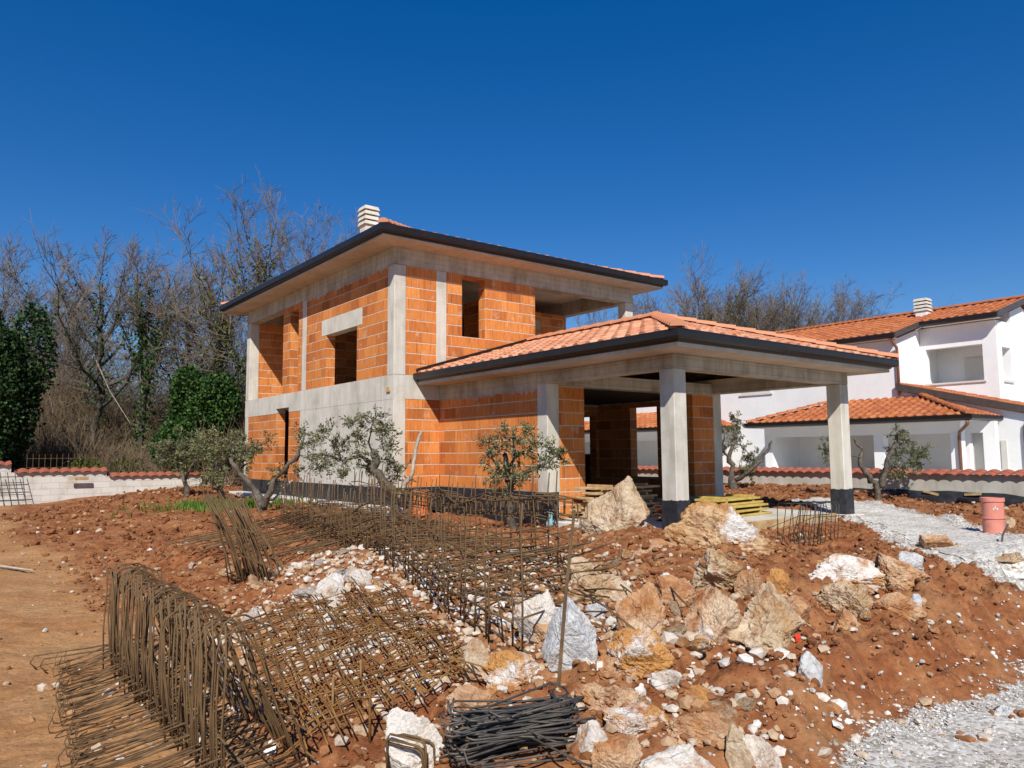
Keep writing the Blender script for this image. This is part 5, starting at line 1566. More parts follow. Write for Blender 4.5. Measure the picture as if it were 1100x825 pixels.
BR = [
 (629, 693, 516, 574, 'rock_tan', 'pointed brown boulder with a pale right edge standing in front of the doorway boards', 1, dict(point=(.62, .22), rough=.07, Yf=9.6)),
 (732, 852, 544, 620, 'rock_big', 'largest ochre boulder with a white broken patch beside the corner column', 2, dict(point=(.30, -.12), rough=.13, depth=.6, Yf=7.9)),
 (680, 740, 569, 610, 'rock_ochre', 'square sided ochre block left of the largest boulder', 3, dict(lo=.55, hi=.72, cuts=9, rough=.06, Yf=8.0)),
 (741, 800, 586, 638, 'rock_tan', 'grey brown jagged rock below the largest boulder', 4, dict(rough=.14)),
 (792, 828, 604, 648, 'rock_ochre', 'small pointed ochre rock under the right side of the largest boulder', 5, dict(point=(.6, 0))),
 (817, 848, 612, 638, 'rock_mixed', 'small pitted rock right of the pointed ochre rock', 6, dict(rough=.2)),
 (608, 669, 608, 648, 'rock_tan', 'jagged pale ochre rock just right of the upright rod', 7, dict(rough=.16)),
 (668, 716, 626, 682, 'rock_ochre', 'rounded tan boulder with a dark hollow in the middle of the heap', 8, dict(cuts=8, rough=.08)),
 (676, 700, 664, 680, 'rock_grey', 'flat grey chip resting against the rounded tan boulder', 9, dict(cuts=10)),
 (745, 803, 634, 692, 'rock_ochre', 'rounded brown boulder left of the long tan block', 10, dict(cuts=9, rough=.10)),
 (747, 768, 664, 694, 'rock_white', 'white splinter of stone below the rounded brown boulder', 11, dict(point=(.7, -.1))),
 (790, 874, 630, 704, 'rock_tan', 'long tan angular block on the right of the heap', 12, dict(lo=.5, hi=.75, cuts=9, rough=.10)),
 (588, 642, 644, 720, 'rock_grey', 'tall grey blue angular stone beside the upright rod', 13, dict(point=(.22, .16), rough=.07, lo=.5, hi=.72)),
 (626, 655, 643, 668, 'rock_grey', 'small pale grey stone on top of the tall grey blue stone', 14, dict()),
 (558, 610, 636, 698, 'rock_white', 'pinkish white slab leaning at the near end of the long cage', 15, dict(rough=.06)),
 (522, 578, 702, 738, 'rock_mixed', 'streaked orange and white rock left of the dark bar bundle', 16, dict()),
 (490, 527, 688, 742, 'rock_tan', 'flat tan slab at the corner of the bar mat', 17, dict(rough=.05, lo=.5, hi=.7)),
 (484, 534, 738, 768, 'rock_ochre', 'low orange rock between the mat and the dark bundle', 18, dict()),
 (537, 554, 732, 748, 'rock_ochre', 'small square orange stone above the dark bar bundle', 19, dict(lo=.55, hi=.7, cuts=8)),
 (404, 476, 754, 832, 'rock_white', 'big whitish boulder at the bottom edge behind the bent stirrups', 20, dict(rough=.06, depth=.7)),
 (622, 688, 726, 770, 'rock_ochre', 'orange lumpy rock right of the upright rod base', 21, dict(rough=.16)),
 (652, 713, 680, 730, 'rock_mixed', 'yellowish crumbling rock in the middle of the slope', 22, dict(rough=.18)),
 (654, 722, 758, 790, 'rock_mixed', 'white and ochre broken rock low on the slope', 23, dict(rough=.16)),
 (692, 772, 788, 840, 'rock_white', 'whitish flat topped boulder at the bottom edge below the slope', 24, dict(rough=.07)),
 (638, 688, 788, 838, 'rock_ochre', 'orange rock at the bottom edge left of the whitish flat topped boulder', 25, dict(rough=.12)),
 (620, 660, 774, 810, 'rock_white', 'white wedge of stone right of the dark bar bundle', 26, dict()),
 (724, 793, 764, 800, 'rock_ochre', 'broad orange slab low on the right of the slope', 27, dict(rough=.10)),
 (780, 810, 778, 836, 'rock_tan', 'brown upright stone at the bottom edge', 28, dict(rough=.08)),
 (798, 840, 790, 838, 'rock_white', 'white strip of broken stone at the bottom edge next to the road', 29, dict()),
 (876, 945, 594, 634, 'rock_mixed', 'white and orange boulder at the left of the right hand cluster', 30, dict(rough=.12)),
 (937, 995, 590, 640, 'rock_ochre', 'ochre boulder in the middle of the right hand cluster', 31, dict(rough=.10)),
 (968, 998, 591, 616, 'rock_grey', 'grey white stone on the right shoulder of the ochre cluster boulder', 32, dict()),
 (892, 947, 626, 660, 'rock_tan', 'tan pitted rock under the white and orange cluster boulder', 33, dict(rough=.15)),
 (944, 989, 636, 664, 'rock_ochre', 'low ochre rock under the middle of the right hand cluster', 34, dict()),
 (974, 996, 638, 660, 'rock_grey', 'grey striped stone at the lower right of the cluster', 35, dict()),
 (896, 923, 656, 674, 'rock_ochre', 'small ochre stone on the bank below the cluster', 36, dict()),
 (994, 1030, 570, 590, 'rock_ochre', 'flat orange slab on the edge of the gravel path', 37, dict(depth=1.1)),
 (1078, 1112, 592, 608, 'rock_tan', 'flat tan stone at the right edge beside the gravel path', 38, dict()),
 (336, 369, 614, 650, 'rock_white', 'long white slab on the left face of the rubble mound', 39, dict(rough=.05, depth=1.0)),
 (367, 401, 609, 632, 'rock_white', 'white slab on the crest of the rubble mound', 40, dict(rough=.06)),
 (348, 369, 640, 664, 'rock_white', 'small white slab in the middle of the rubble mound', 41, dict(rough=.06)),
 (339, 373, 658, 686, 'rock_white', 'broad white slab on the lower rubble mound', 42, dict(rough=.05)),
 (365, 383, 640, 660, 'rock_ochre', 'single orange stone among the white slabs of the rubble mound', 43, dict()),
 (379, 394, 650, 664, 'rock_grey', 'small grey white stone at the right of the rubble mound', 44, dict()),
 (600, 640, 598, 626, 'rock_tan', 'half buried tan rock behind the upright rod', 45, dict()),
 (700, 745, 620, 650, 'rock_ochre', 'half buried brown rock under the square sided block', 46, dict(cuts=8)),
 (840, 880, 640, 672, 'rock_ochre', 'ochre rock against the right end of the long tan block', 47, dict()),
 (856, 884, 700, 730, 'rock_grey', 'dark grey dirty stone in the cut bank above the road', 48, dict(cuts=8)),
 (700, 735, 715, 745, 'rock_white', 'pale cream stone on the bare slope right of the crumbling rock', 49, dict()),
 (735, 768, 730, 752, 'rock_mixed', 'cream and orange stone above the broad orange slab', 50, dict()),
 (640, 690, 700, 728, 'rock_ochre', 'ochre rock below the tall grey blue stone', 51, dict()),
 (1078, 1094, 554, 568, 'rock_tan', 'brown stone right of the pink pipe', 52, dict()),
 (1034, 1056, 787, 798, 'rock_grey', 'flat grey stone lying on the gravel road, farther from the bank corner', 53, dict(cuts=8)),
 (232, 250, 608, 618, 'rock_tan', 'small pale flat stone between the two standing rows of bars at the left', 54, dict()),
 (1072, 1096, 758, 772, 'rock_grey', 'flat grey stone lying on the gravel road at the right edge', 55, dict(cuts=8)),
 (575, 622, 660, 690, 'rock_ochre', 'ochre rock tucked behind the pinkish white slab', 56, dict()),
]
BO = []
for (u0, u1, v0, v1, mt, lab, sd, kw) in BR:
    big = (u1 - u0) > 40
    BO.append(rock('boulder' if big else 'stone', u0, u1, v0, v1, mt, lab, sd * 7 + 3, cat='boulder' if big else 'stone',
         group='boulders on the spoil heap' if big else 'single stones on the spoil heap', base=ICO4 if big else ICO3, **kw))

# medium stones: separate objects from a few shapes
protos = []
for i in range(8):
    P_, T = rock_shape(900 + i, ICO3, cuts=11, rough=.10)
    for mt in ('rock_white', 'rock_tan', 'rock_ochre', 'rock_mixed'):
        m = MB(); m.add(P_ * np.array([1, .8, .62]), None, T)
        me = m.mesh('small_stone'); me.materials.append(MT[mt]); protos.append((mt, me))
g_ = np.random.default_rng(5)
def density(x, y):
    a, b = ab(x, y)
    d = zone(x, y) * sst(b + .30 * fbm(x * .9, y * .9, 4, 61), -12.25, -11.8) * (1 - sst(pathd(a, b) * -1, -.3, .1)) * (1 - .85 * sst(a, -3.2, -1.6) * (1 - sst(b, -10.6, -9.8)))
    d = d * np.clip(.55 + 2.2 * fbm(x * 1.3, y * 1.3, 3, 51), .05, 1.3)
    d = d * (0.25 + 1.0 * np.exp(-((x - 1.2) ** 2 / 5 + (y - 7.2) ** 2 / 8)) + 1.3 * np.exp(-((x + 1.6) ** 2 / 1.4 + (y - 7.4) ** 2 / 2.6)) + .5 * np.exp(-((x - 4.2) ** 2 / 2 + (y - 8.8) ** 2 / 1.0)))
    d = d * (1 - sst(a, .9, 1.2) * sst(b, -7.3, -7.0))
    return d
def scatter(n, x0, x1, y0, y1, dens=density):
    out = []
    tot = 0
    while tot < n:
        x = g_.uniform(x0, x1, 20000); y = g_.uniform(y0, y1, 20000)
        k_ = g_.random(20000) < dens(x, y)
        out.append(np.stack([x[k_], y[k_]], 1)); tot += k_.sum()
    return np.concatenate(out)[:n]
pts = scatter(180, -5, 7.5, 3.2, 12)
zz = H(pts[:, 0], pts[:, 1])
LB = {'rock_white': 'small broken white stone in the red soil', 'rock_tan': 'small broken tan stone in the red soil', 'rock_ochre': 'small broken ochre stone in the red soil', 'rock_mixed': 'small broken white and ochre stone in the red soil'}
GR = {'rock_white': 'small white stones in the soil', 'rock_tan': 'small tan stones in the soil', 'rock_ochre': 'small ochre stones in the soil', 'rock_mixed': 'small mottled stones in the soil'}
for (x, y), z in zip(pts, zz):
    rub = math.exp(-((x + 1.6) ** 2 / 1.6 + (y - 7.4) ** 2 / 3.5))
    while True:
        mt, me = protos[g_.integers(len(protos))]
        if mt == 'rock_white' and g_.random() > rub + .25: continue
        if mt == 'rock_white' or g_.random() > rub * .85: break
    o = bpy.data.objects.new('small_stone', me); COL.objects.link(o)
    s = .032 + (.075 + .06 * rub) * g_.random() ** 2.2
    o.location = (x, y, z + s * .25); o.scale = (s * g_.uniform(.8, 1.5), s, s * g_.uniform(.6, 1.1) * (1 - .45 * rub)); o.rotation_euler = tuple(g_.uniform(0, 6.28, 3) * np.array([.12, .12, 1]))
    setp(o, LB[mt], 'stone', GR[mt])

OCT = (np.array([(1, 0, 0), (-1, 0, 0), (0, 1, 0), (0, -1, 0), (0, 0, 1), (0, 0, -1.0)]), np.array([(0, 2, 4), (2, 1, 4), (1, 3, 4), (3, 0, 4), (2, 0, 5), (1, 2, 5), (3, 1, 5), (0, 3, 5)]))
def pebble_field(name, pts, smin, smax, mat, label, cat, pw=2.5, sub=ICO1, flat=.65, sink=.2):
    V, T = sub; n = len(pts); nv = len(V)
    s = smin + (smax - smin) * g_.random(n) ** pw
    jit = g_.uniform(.72, 1.22, (n, nv, 1))
    sc3 = s[:, None] * g_.uniform(.65, 1.35, (n, 3)) * np.array([1, 1, flat])
    A = V[None] * jit * sc3[:, None, :]
    th = g_.uniform(0, 6.28, n); c_, s_ = np.cos(th), np.sin(th)
    tl_ = g_.normal(0, .35, n); ct, st_ = np.cos(tl_), np.sin(tl_)
    y1 = A[..., 1] * ct[:, None] - A[..., 2] * st_[:, None]; z1 = A[..., 1] * st_[:, None] + A[..., 2] * ct[:, None]
    x2 = A[..., 0] * c_[:, None] - y1 * s_[:, None]; y2 = A[..., 0] * s_[:, None] + y1 * c_[:, None]
    z = H(pts[:, 0], pts[:, 1]) + s * flat * (1 - sink * 2)
    Vw = np.stack([x2 + pts[:, 0:1], y2 + pts[:, 1:2], z1 + z[:, None]], -1)
    m = MB(); m.add(Vw.reshape(-1, 3), None, (T[None] + (np.arange(n) * nv)[:, None, None]).reshape(-1, 3))
    return setp(m.build(name, mat), label, cat, None, 'stuff')
def ringpts():
    out = []
    for o in BO:
        V = np.array([v.co[:] for v in o.data.vertices]); w_, d_ = np.abs(V[:, 0]).max(), np.abs(V[:, 1]).max()
        n_ = int(16 + 90 * w_); an = g_.uniform(0, 6.28, n_); k_ = g_.uniform(.75, 1.35, n_)
        out.append(np.stack([o.location.x + np.cos(an) * w_ * k_, o.location.y + np.sin(an) * d_ * k_], 1))
    return np.concatenate(out)
pebble_field('rubble', np.concatenate([scatter(4500, -6, 8, 3.0, 13), ringpts()]), .006, .045, 'stones', 'small broken stones strewn over the red soil', 'rubble')
def chipd(x, y):
    a, b = ab(x, y)
    return np.clip(1.2 * np.exp(-((x + 1.5) ** 2 / 1.0 + (y - 7.3) ** 2 / 2.6)) + .8 * np.exp(-((x + .95) ** 2 / .5 + (y - 5.7) ** 2 / .9)) + .8 * np.exp(-((x - .2) ** 2 / .8 + (y - 6.6) ** 2 / 2)) + .25 * np.exp(-((x - .9) ** 2 / 1 + (y - 5) ** 2 / 1.5)) +   .25 * np.exp(-((x - 3.7) ** 2 / .6 + (y - 9.6) ** 2 / .4)), 0, 1) * sst(b, -12.9, -12.5)
pebble_field('rubble', scatter(5600, -4, 5, 3.2, 11, chipd), .010, .055, 'chips', 'white limestone chips covering the rubble mound', 'rubble')
def clodd(x, y):
    a, b = ab(x, y)
    return np.clip(.5 + 1.6 * fbm(x * 1.1, y * 1.1, 3, 52), .08, 1) * zone(x, y) * sst(b + .30 * fbm(x * .9, y * .9, 4, 61), -12.15, -11.7) * (1 - sst(pathd(a, b) * -1, -.3, -.05)) * (1 - sst(a, .9, 1.2) * sst(b, -7.3, -7.0) * (1 - sst(a, 6.4, 6.8)))
pebble_field('soil_clods', scatter(24000, -6.5, 9, 3.0, 14, clodd), .004, .036, 'clods', 'loose crumbs and clods of red soil', 'soil', 5, flat=.8)
def farclod(x, y):
    a, b = ab(x, y)
    return np.clip(sst(a, 6.9, 7.4) * sst(pathd(a, b), .1, .3) + (1 - sst(a, -.8, -.4)) * sst(b, -4, 2) * .8 * zone(x, y) + sst(b, 10.2, 11), 0, 1) * (1 - sst(b, 13.8, 14.3)) * (1 - sst(a, 12.3, 12.7))
pebble_field('soil_clods', scatter(7000, -14, 16, 10, 29, farclod), .012, .075, 'clods', 'clods of red soil along the garden walls and the house', 'soil', 3, flat=.8)
pebble_field('rubble', scatter(1500, -14, 16, 10, 29, farclod), .015, .07, 'stones', 'scattered stones in the red soil near the garden walls and house', 'rubble', 3)
def dirtd(x, y):
    return (1 - zone(x, y)) * .6
pebble_field('dirt_crumbs', scatter(2800, -14, -1.5, 4.0, 22, dirtd), .004, .034, 'stones', 'sparse pebbles and crumbs on the packed dirt', 'pebbles', 4)
def roadd(x, y):
    a, b = ab(x, y)
    return (1 - sst(b + .3 * fbm(x * .9, y * .9, 4, 61), -12.5, -12.1))
pebble_field('road_gravel', scatter(60000, .8, 7, 3.4, 8.5, roadd), .004, .015, 'gravelchips', 'loose crushed gravel of the road', 'gravel', 2, flat=.7, sub=OCT)
def edged(x, y):
    a, b = ab(x, y)
    return np.exp(-((b + 12.1) / .3) ** 2) + .6 * np.exp(-(np.abs(pathd(a, b)) / .16) ** 2) * (a > 1)
pebble_field('road_gravel', scatter(2600, .5, 12, 3.2, 15, edged), .004, .024, 'gravelchips', 'crushed gravel spilling over the edges of road and path', 'gravel', 2.5, flat=.7)

# ------------------------------------------------------------------ reinforcing steel
def Z(x, y): return float(H(x, y))
l3, r3 = np.array([LX[0], LX[1], 0]), np.array([RX[0], RX[1], 0])
gr = np.random.default_rng(21)

# A: the near footing cage, running away along the left of the spoil heap
pA = np.array([-1.40, 3.80])
eA = empty('rebar_footing_cage', (pA[0], pA[1], Z(*pA)), YAW, label='nearest rusty cage of tall looped bars with ladder of ground bars at the lower left', cat='rebar cage', group='rebar cages on the building plot')
def locA(x, y, z): return (x, y, z)     # x across (to the right), y along
Ht = .78
loop = [(0, 0, .0), (-.02, 0, Ht * .3), (-.02, 0, Ht * .6), (-.005, 0, Ht * .88), (.02, 0, Ht * .965), (.07, 0, Ht), (.13, 0, Ht), (.18, 0, Ht * .965), (.215, 0, Ht * .86), (.28, 0, Ht * .55), (.36, 0, Ht * .25), (.43, 0, .0)]
hp0 = MB().tube(loop, .0056, 5).build('looped_bar', 'rust', eA, smooth=True)
flo = [(-1.02, 0, .10), (-1.06, 0, .05), (-1.04, 0, .015), (-.98, 0, .01), (-.5, 0, .05), (0, 0, .10), (.42, 0, .13)]
fl0 = MB().tube(flo, .0056, 5).build('ground_bar', 'rust', eA, smooth=True)
fl1 = MB().tube([(-1.00, 0, .14), (-1.05, 0, .10), (-1.03, 0, .05), (-.5, 0, .09), (0, 0, .15), (.40, 0, .19)], .0056, 5).build('ground_bar', 'rust', eA, smooth=True)
first = True
for i in range(58):
    y = i * .050
    if i == 0: hp0.location = (0, 0, .02); hp0.rotation_euler = (-.03, 0, 0)
    else: dup(hp0, eA, (gr.normal(0, .014), y + gr.normal(0, .012), .0 + gr.normal(-.03, .04)), (gr.normal(-.05, .04), gr.normal(-.05, .035), gr.normal(0, .10)))
for i in range(64):
    y = i * .053 - .35
    src = fl0 if i % 2 == 0 else fl1
    if i < 2: o_ = src; o_.location = (0, y, 0)
    else: o_ = dup(src, eA, (gr.normal(0, .03), y + gr.normal(0, .02), gr.normal(.0, .012)), (0, gr.normal(0, .015), gr.normal(-.02, .035)))
    o_.scale = ((.66 - .34 * i / 63) * gr.uniform(.97, 1.03), 1, 1)
for (x, z, Ln) in ((-.03, .10, 3.0), (.40, .10, 3.1), (-.03, .26, 3.0), (.35, .24, 3.0), (.27, .54, 2.9), (.32, .38, 3.0), (.20, .12, 3.1), (.06, .14, 3.0)):
    P_ = [(x + gr.normal(0, .01), t * Ln - .1 + z * .03, z + gr.normal(0, .008)) for t in np.linspace(0, 1, 8)]
    MB().tube(P_, .0066, 5).build('long_bar', 'rust', eA, smooth=True)
ub = MB().tube([(0, 0, -.02), (-.01, 0, .3), (.005, 0, .6), (-.005, 0, .80)], .0056, 5).build('upright_bar', 'rust', eA, smooth=True)
for i in range(40):
    loc = (-.04 + gr.normal(0, .02), i * .073 + gr.normal(0, .02), gr.normal(0, .02)); rt = (gr.normal(0, .06), gr.normal(-.03, .035), 0)
    if i == 0: ub.location = loc
    else: dup(ub, eA, loc, rt)
# extra loose hooks at the far left corner
for (x, y, an) in ((.05, 3.05, .35), (.0, 3.2, .30)):
    MB().tube([(x - .48, y - .04, .0), (x - .52, y - .02, .04), (x - .49, y, .09), (x - .1, y + .05, .08), (x + .3, y - .05, .12)], .0066, 5).build('loose_hook', 'rust', eA, smooth=True)
# a white rag tied to it
rg = MB(); q = g_.normal(size=(1, 3))
rp = at(291, 806, 4.25)
P_, T = rock_shape(4242, ICO3, cuts=9, rough=.35); rg.add(P_ * np.array([.035, .03, .06]), None, T)
o = label_build(rg, 'plastic_rag', 'rag', 'white scrap of plastic caught on the nearest rebar cage', 'rag'); o.location = tuple(rp)

# B: short row of leaning bars
pB = at(262, 642, 8.6)
eB = empty('rebar_row', (pB[0], pB[1], Z(pB[0], pB[1])), YAW, label='short dense row of leaning rusty bars between the two long cages', cat='rebar cage', group='rebar cages on the building plot')
hB = MB().tube([(0, 0, -.05), (-.10, 0, .3), (-.24, 0, .68), (-.40, 0, 1.0)], .0085, 5).build('leaning_bar', 'rust', eB, smooth=True)
for i in range(34):
    yy = i * .042 - .9
    if i == 0: hB.location = (0, yy, 0)
    else: dup(hB, eB, (gr.normal(0, .03) + (i % 2) * .14, yy + gr.normal(0, .01), gr.normal(0, .02) + .0), (gr.normal(0, .05), gr.normal(.0, .05), gr.normal(0, .1)))
for (x, z) in ((-.02, .06), (.14, .06), (-.10, .32), (-.24, .66), (.05, .35)):
    MB().tube([(x, -1.0, z), (x + .01, -.2, z + .01), (x, .62, z)], .008, 5).build('long_bar', 'rust', eB, smooth=True)
for i in range(9):
    MB().tube([(-.05, -.95 + i * .17, .04), (.30, -1.0 + i * .17, .03)], .008, 5).build('cross_bar', 'rust', eB, smooth=True)
for (u0, v0, u1, v1) in ((256, 556, 290, 628), (274, 562, 312, 626)):
    a_ = at(u0, v0, 9.6) ; c_ = at(u1, v1, 8.9)
    mb = MB(); mb.tube([c_, (a_ + c_) / 2 + (0, .02, .0), a_], .018, 6)
    label_build(mb, 'steel_bar_bundle', 'rust', 'thick leaning bundle of tied bars, nearer the dense row' if u0 == 256 else 'thick leaning bundle of tied bars, nearer the long cage', 'rebar')

# C: the long cage towards the house
cdir = np.array([-.438, .899, 0]); cang = math.atan2(.438, .899)
pC = np.array([.10, 5.05])
eC = empty('rebar_long_cage', (pC[0], pC[1], Z(*pC)), cang, label='longest rusty cage with upright bars running from the heap toward the olive trees', cat='rebar cage', group='rebar cages on the building plot')
def zl(x, y):
    w = np.array([pC[0], pC[1]]) + x * np.array([.899, .438]) + y * cdir[:2]
    return Z(*w) - Z(*pC)
upA = MB().tube([(0, 0, -.02), (.005, 0, .4), (-.005, 0, .8), (.01, 0, 1.0)], .007, 5).build('upright_bar', 'rust', eC, smooth=True)
cnt = 0
for i in range(62):
    y = .1 + i * .162
    src = upA
    z = zl(0, y) + .02
    if i == 0: src.location = (0, y, z)
    else:
        o = dup(src, eC, (gr.normal(0, .02), y + gr.normal(0, .02), z), (gr.normal(0, .04), gr.normal(0, .04), 0)); o.scale = (1, 1, .80 + .1 * gr.random() if i > 3 else .5)
    cnt += 1
for i in range(38):
    y = 2.0 + i * .22
    z = zl(1.36, y) + .02
    o = dup(upA, eC, (1.36 + gr.normal(0, .02), y + gr.normal(0, .02), z), (gr.normal(0, .03), gr.normal(0, .03), 0)); o.scale = (1, 1, .86 + .1 * gr.random())
cb = MB().tube([(-.05, 0, .10), (-.06, 0, .04), (.0, 0, .02), (.7, 0, .05), (1.38, 0, .03), (1.45, 0, .05), (1.44, 0, .12)], .0068, 5).build('cross_bar', 'rust', eC, smooth=True)
for i in range(98):
    y = .9 + i * .094
    z = (zl(0, y) + zl(1.3, y)) / 2 + .06 + (i % 3) * .10
    if i == 0: cb.location = (0, y, z)
    else: dup(cb, eC, (gr.normal(0, .04), y + gr.normal(0, .03), z + gr.normal(0, .02)), (0, math.atan2(zl(0, y) - zl(1.3, y), 1.3) * .7 + gr.normal(0, .03), gr.normal(0, .09)))
for (x, dz, y0, y1) in ((0, .06, .0, 10.1), (0, .22, .2, 10.1), (.02, .42, .3, 10.1), (.01, .32, .3, 10.1), (1.36, .08, 1.5, 10.2), (1.36, .30, 1.8, 10.2), (1.38, .52, 1.8, 10.2), (1.34, .66, 1.7, 10.3), (.35, .08, .8, 9.2), (.7, .10, .9, 9.3), (1.0, .1, 1.2, 9.5), (0, .60, .9, 9.2), (.5, .28, 1.0, 9.2), (.9, .30, 1.2, 9.3), (1.33, .70, 2.0, 10.2)):
    P_ = [(x + gr.normal(0, .015), y, zl(x, y) + dz + gr.normal(0, .012)) for y in np.linspace(y0, y1, 16)]
    MB().tube(P_, .009, 5).build('long_bar', 'rust', eC, smooth=True)
# stirrups along the top of the far row
sr = MB().tube([(0, 0, 0), (.0, 0, .16), (.02, 0, .18), (.24, 0, .14), (.26, 0, .12), (.26, 0, -.04), (.02, 0, .0)], .008, 5).build('stirrup', 'rust', eC, smooth=True)
for i in range(44):
    y = 1.9 + i * .14
    loc = (1.36 + gr.normal(0, .01), y, zl(1.36, y) + .50)
    if i == 0: sr.location = loc
    else: dup(sr, eC, loc, (gr.normal(0, .05), gr.normal(0, .05), gr.normal(0, .1)))
# tangle of loose bars at its near end
for i in range(26):
    x, y = gr.uniform(.1, 1.5), gr.uniform(.0, 2.2); an = gr.uniform(-.5, .5) + (0 if i % 3 else 1.3); L = gr.uniform(.35, .8)
    z = zl(x, y) + gr.uniform(.06, .28)
    d = np.array([math.sin(an), math.cos(an), gr.normal(0, .25)]) * L / 2; c = np.array([x, y, z])
    MB().tube([c - d, c + gr.normal(0, .015, 3), c + d], .0075, 5).build('loose_bar', 'rust', eC, smooth=True)

# second standing cage between the long one and the left bank (transverse bars seen as a brown hatch)
pM = at(330, 596, 10.6)
eM = empty('rebar_mat', (pM[0], pM[1], Z(pM[0], pM[1])), rad(60), label='sloping hatch of thin bars lying between the dense row and the long cage', cat='rebar mat', group='rebar mats on the rubble')
bar = MB().tube([(-1.0, 0, .10), (0, 0, .20), (1.0, 0, .36)], .008, 5).build('mat_bar', 'rust', eM, smooth=True)
for i in range(38):
    y = (i - 19) * .085
    if i == 0: bar.location = (0, y, 0)
    else: dup(bar, eM, (gr.normal(0, .08), y, gr.normal(0, .02)), (0, 0, gr.normal(-.12, .05)))
for x in (-.7, -.2, .3, .75):
    MB().tube([(x, -1.45, .13 + .1 * x + .06), (x, 1.4, .13 + .1 * x + .06)], .008, 5).build('mat_bar', 'rust', eM, smooth=True)

# D: bar mat lying over the rubble
q00, q10, q11, q01 = gpt(300, 765), gpt(520, 735), gpt(402, 640), gpt(285, 690)
q00, q10, q11, q01 = gpt(318, 830), gpt(517, 742), gpt(418, 640), gpt(262, 688)
eD = empty('rebar_mat', q00, 0, label='orange rusty bar mat draped over the white rubble in the foreground', cat='rebar mat', group='rebar mats on the rubble')
def bil(s, t): 
    p = q00 * (1 - s) * (1 - t) + q10 * s * (1 - t) + q11 * s * t + q01 * (1 - s) * t
    return p
def drape(p, lift): return np.array([p[0], p[1], max(Z(p[0], p[1]), 0) + lift]) - q00
for i in range(46):
    t = i / 45 + gr.normal(0, .006); s0, s1 = -.06 + gr.normal(0, .03), 1.03 + gr.normal(0, .03)
    sk = gr.normal(0, .025)
    MB().tube([drape(bil(s, t + sk * (s - .5)), .11 + .05 * math.sin(3 * s + t) + gr.normal(0, .012)) for s in np.linspace(s0, s1, 7)], .0052, 5).build('mat_bar', 'rust_red', eD, smooth=True)
for i in range(34):
    s = i / 33 + gr.normal(0, .012)
    sk = gr.normal(0, .06)
    MB().tube([drape(bil(s + sk * (t - .5), t), .13 + .05 * math.sin(3 * s + t) + gr.normal(0, .012)) for t in np.linspace(-.04 + gr.normal(0, .03), 1.03 + gr.normal(0, .04), 7)], .0052, 5).build('cross_bar', 'rust_red', eD, smooth=True)
for (u, v) in ((357, 786), (387, 762), (397, 800)):
    p = gpt(u, v) - q00
    MB().tube([p, p + (0, 0, .3)], .0085, 5).build('upright_bar', 'rust_red', eD, smooth=True)

# E: bundle of dark stirrups
pE = gpt(553, 806)
eE = empty('stirrup_bundle', pE, rad(24), label='big dark heap of bent stirrups and hooked bars at the bottom centre', cat='stirrups', group='bundles of bent stirrups')
hk = MB().tube([(-.30, .07, .0), (-.31, .02, 0), (-.28, 0, .0), (0, .004, .006), (.28, 0, .0), (.31, .02, 0), (.31, .08, .004)], .0058, 5).build('hooked_bar', 'steel_dark', eE, smooth=True)
rgm = MB().tube([(-.25, -.06, 0), (.25, -.06, 0), (.28, -.03, 0), (.28, .03, 0), (.25, .06, 0), (-.25, .06, 0), (-.28, .03, 0), (-.28, -.04, .01), (-.22, -.065, .012)], .0058, 5).build('stirrup', 'steel_dark', eE, smooth=True)
for i in range(88):
    src = rgm if i % 3 == 2 else hk
    lay = i / 88
    loc = (gr.normal(0, .045), gr.normal(0, .095) * (1 - .5 * lay), .02 + .19 * lay + gr.normal(0, .008)); rt = (gr.normal(0, .5), gr.normal(0, .07), gr.normal(0, .16) + (0 if gr.random() > .12 else gr.normal(0, .7)))
    if i == 0: hk.location = loc
    elif i == 2: rgm.location = loc
    else: dup(src, eE, loc, rt)
pE = gpt(437, 838)
eE2 = empty('stirrup_bundle', pE, rad(-12), label='few brown bent stirrups standing in front of the big whitish boulder', cat='stirrups', group='bundles of bent stirrups')
st = MB().tube([(-.10, 0, -.05), (-.10, 0, .19), (-.085, 0, .215), (.08, 0, .19), (.10, 0, .17), (.11, 0, -.05)], .0062, 5).build('stirrup', 'rust', eE2, smooth=True)
for i in range(9):
    loc = (gr.normal(0, .02) + (i % 3) * .012, -.02 + i * .018, gr.normal(0, .012) - (i % 4) * .018)
    if i == 0: st.location = loc
    else: dup(st, eE2, loc, (gr.normal(.05, .06), gr.normal(0, .05), gr.normal(0, .12)))

# F: single upright rod
b_ = gpt(597, 744); tp = at(617, 548, b_[1] + .25)
label_build(MB().tube([b_ - (0, 0, .15), (b_ + tp) / 2, tp], [.013, .012, .011], 6), 'upright_rod', 'rust', 'single tall rusty rod stuck upright in the middle of the heap', 'rod')
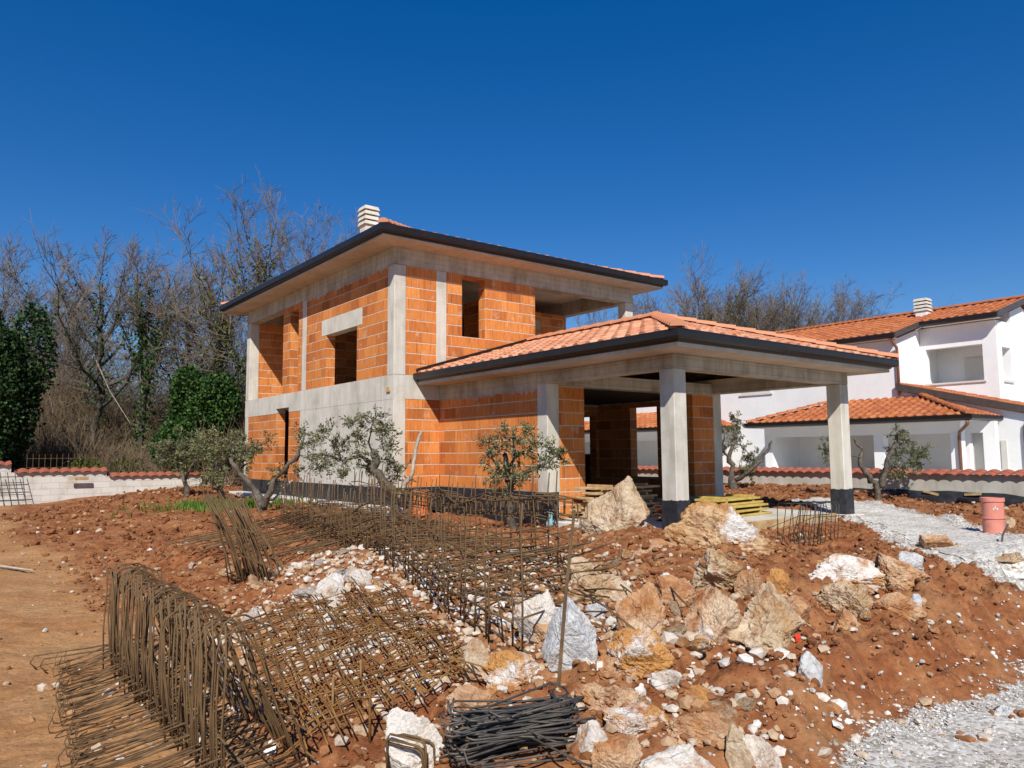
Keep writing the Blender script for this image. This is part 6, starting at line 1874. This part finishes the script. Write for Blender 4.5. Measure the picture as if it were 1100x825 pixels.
# G: small cage by the porch slab
pG = gpt(868, 584)
eG = empty('rebar_small_cage', pG, YAW - .25, label='small cage of thin dark loops beside the porch slab', cat='rebar cage', group='rebar cages on the building plot')
s0 = MB().tube([(0, -.16, 0), (0, -.15, .56), (0, -.12, .61), (0, .12, .61), (0, .15, .56), (0, .17, 0)], .006, 5).build('loop', 'steel_dark', eG, smooth=True)
for i in range(11):
    x = -.42 + i * .085
    if i == 0: s0.location = (x, 0, 0)
    else: dup(s0, eG, (x, gr.normal(0, .01), gr.normal(0, .01)), (gr.normal(0, .06), gr.normal(.08, .10), 0))
for (y, z) in ((-.15, .05), (.16, .05), (-.14, .40), (.15, .40)):
    MB().tube([(-.62, y, z * .6), (0, y, z), (.62, y, z)], .006, 5).build('long_bar', 'steel_dark', eG, smooth=True)
mb = MB(); mb.obox((0, 0, 0), (.018, .006, 0), (0, .01, .01), (0, .0, .012))
o = label_build(mb, 'plastic_scrap', 'red', 'tiny red scrap of plastic below the long tan block', 'scrap'); o.location = tuple(gpt(857, 690) + (0, 0, .03))

# ------------------------------------------------------------------ sky, sun, exposure
ELEV = rad(40.5)
w = bpy.data.worlds.new('World'); sc.world = w; w.use_nodes = True
nt = w.node_tree
bg = nt.nodes['Background']
sky = nd(nt, 'ShaderNodeTexSky', sky_type='NISHITA')
sky.sun_disc = False
sky.sun_elevation = ELEV
sky.sun_rotation = rad(180)
sky.altitude = 1200; sky.air_density = 1.0; sky.dust_density = .1; sky.ozone_density = 3.0
hs = nd(nt, 'ShaderNodeHueSaturation'); hs.inputs['Saturation'].default_value = 1.57; hs.inputs['Hue'].default_value = .513; hs.inputs['Value'].default_value = 1.0
gm_ = nd(nt, 'ShaderNodeGamma'); gm_.inputs['Gamma'].default_value = .80
nt.links.new(sky.outputs[0], gm_.inputs['Color'])
nt.links.new(gm_.outputs[0], hs.inputs['Color'])
nt.links.new(hs.outputs[0], bg.inputs['Color'])
bg.inputs['Strength'].default_value = .118
sun = bpy.data.lights.new('sun', 'SUN'); sun.energy = 4.6; sun.angle = rad(.53); sun.color = (1.0, .955, .87)
so = bpy.data.objects.new('sun', sun); COL.objects.link(so)
so.rotation_euler = (rad(90) - ELEV, 0, 0)
vs = sc.view_settings
vs.view_transform = 'Standard'; vs.look = 'None'; vs.exposure = .27; vs.gamma = 1.0; vs.use_curve_mapping = False
sc.render.engine = 'CYCLES'
sc.cycles.use_denoising = True
sc.cycles.max_bounces = 5
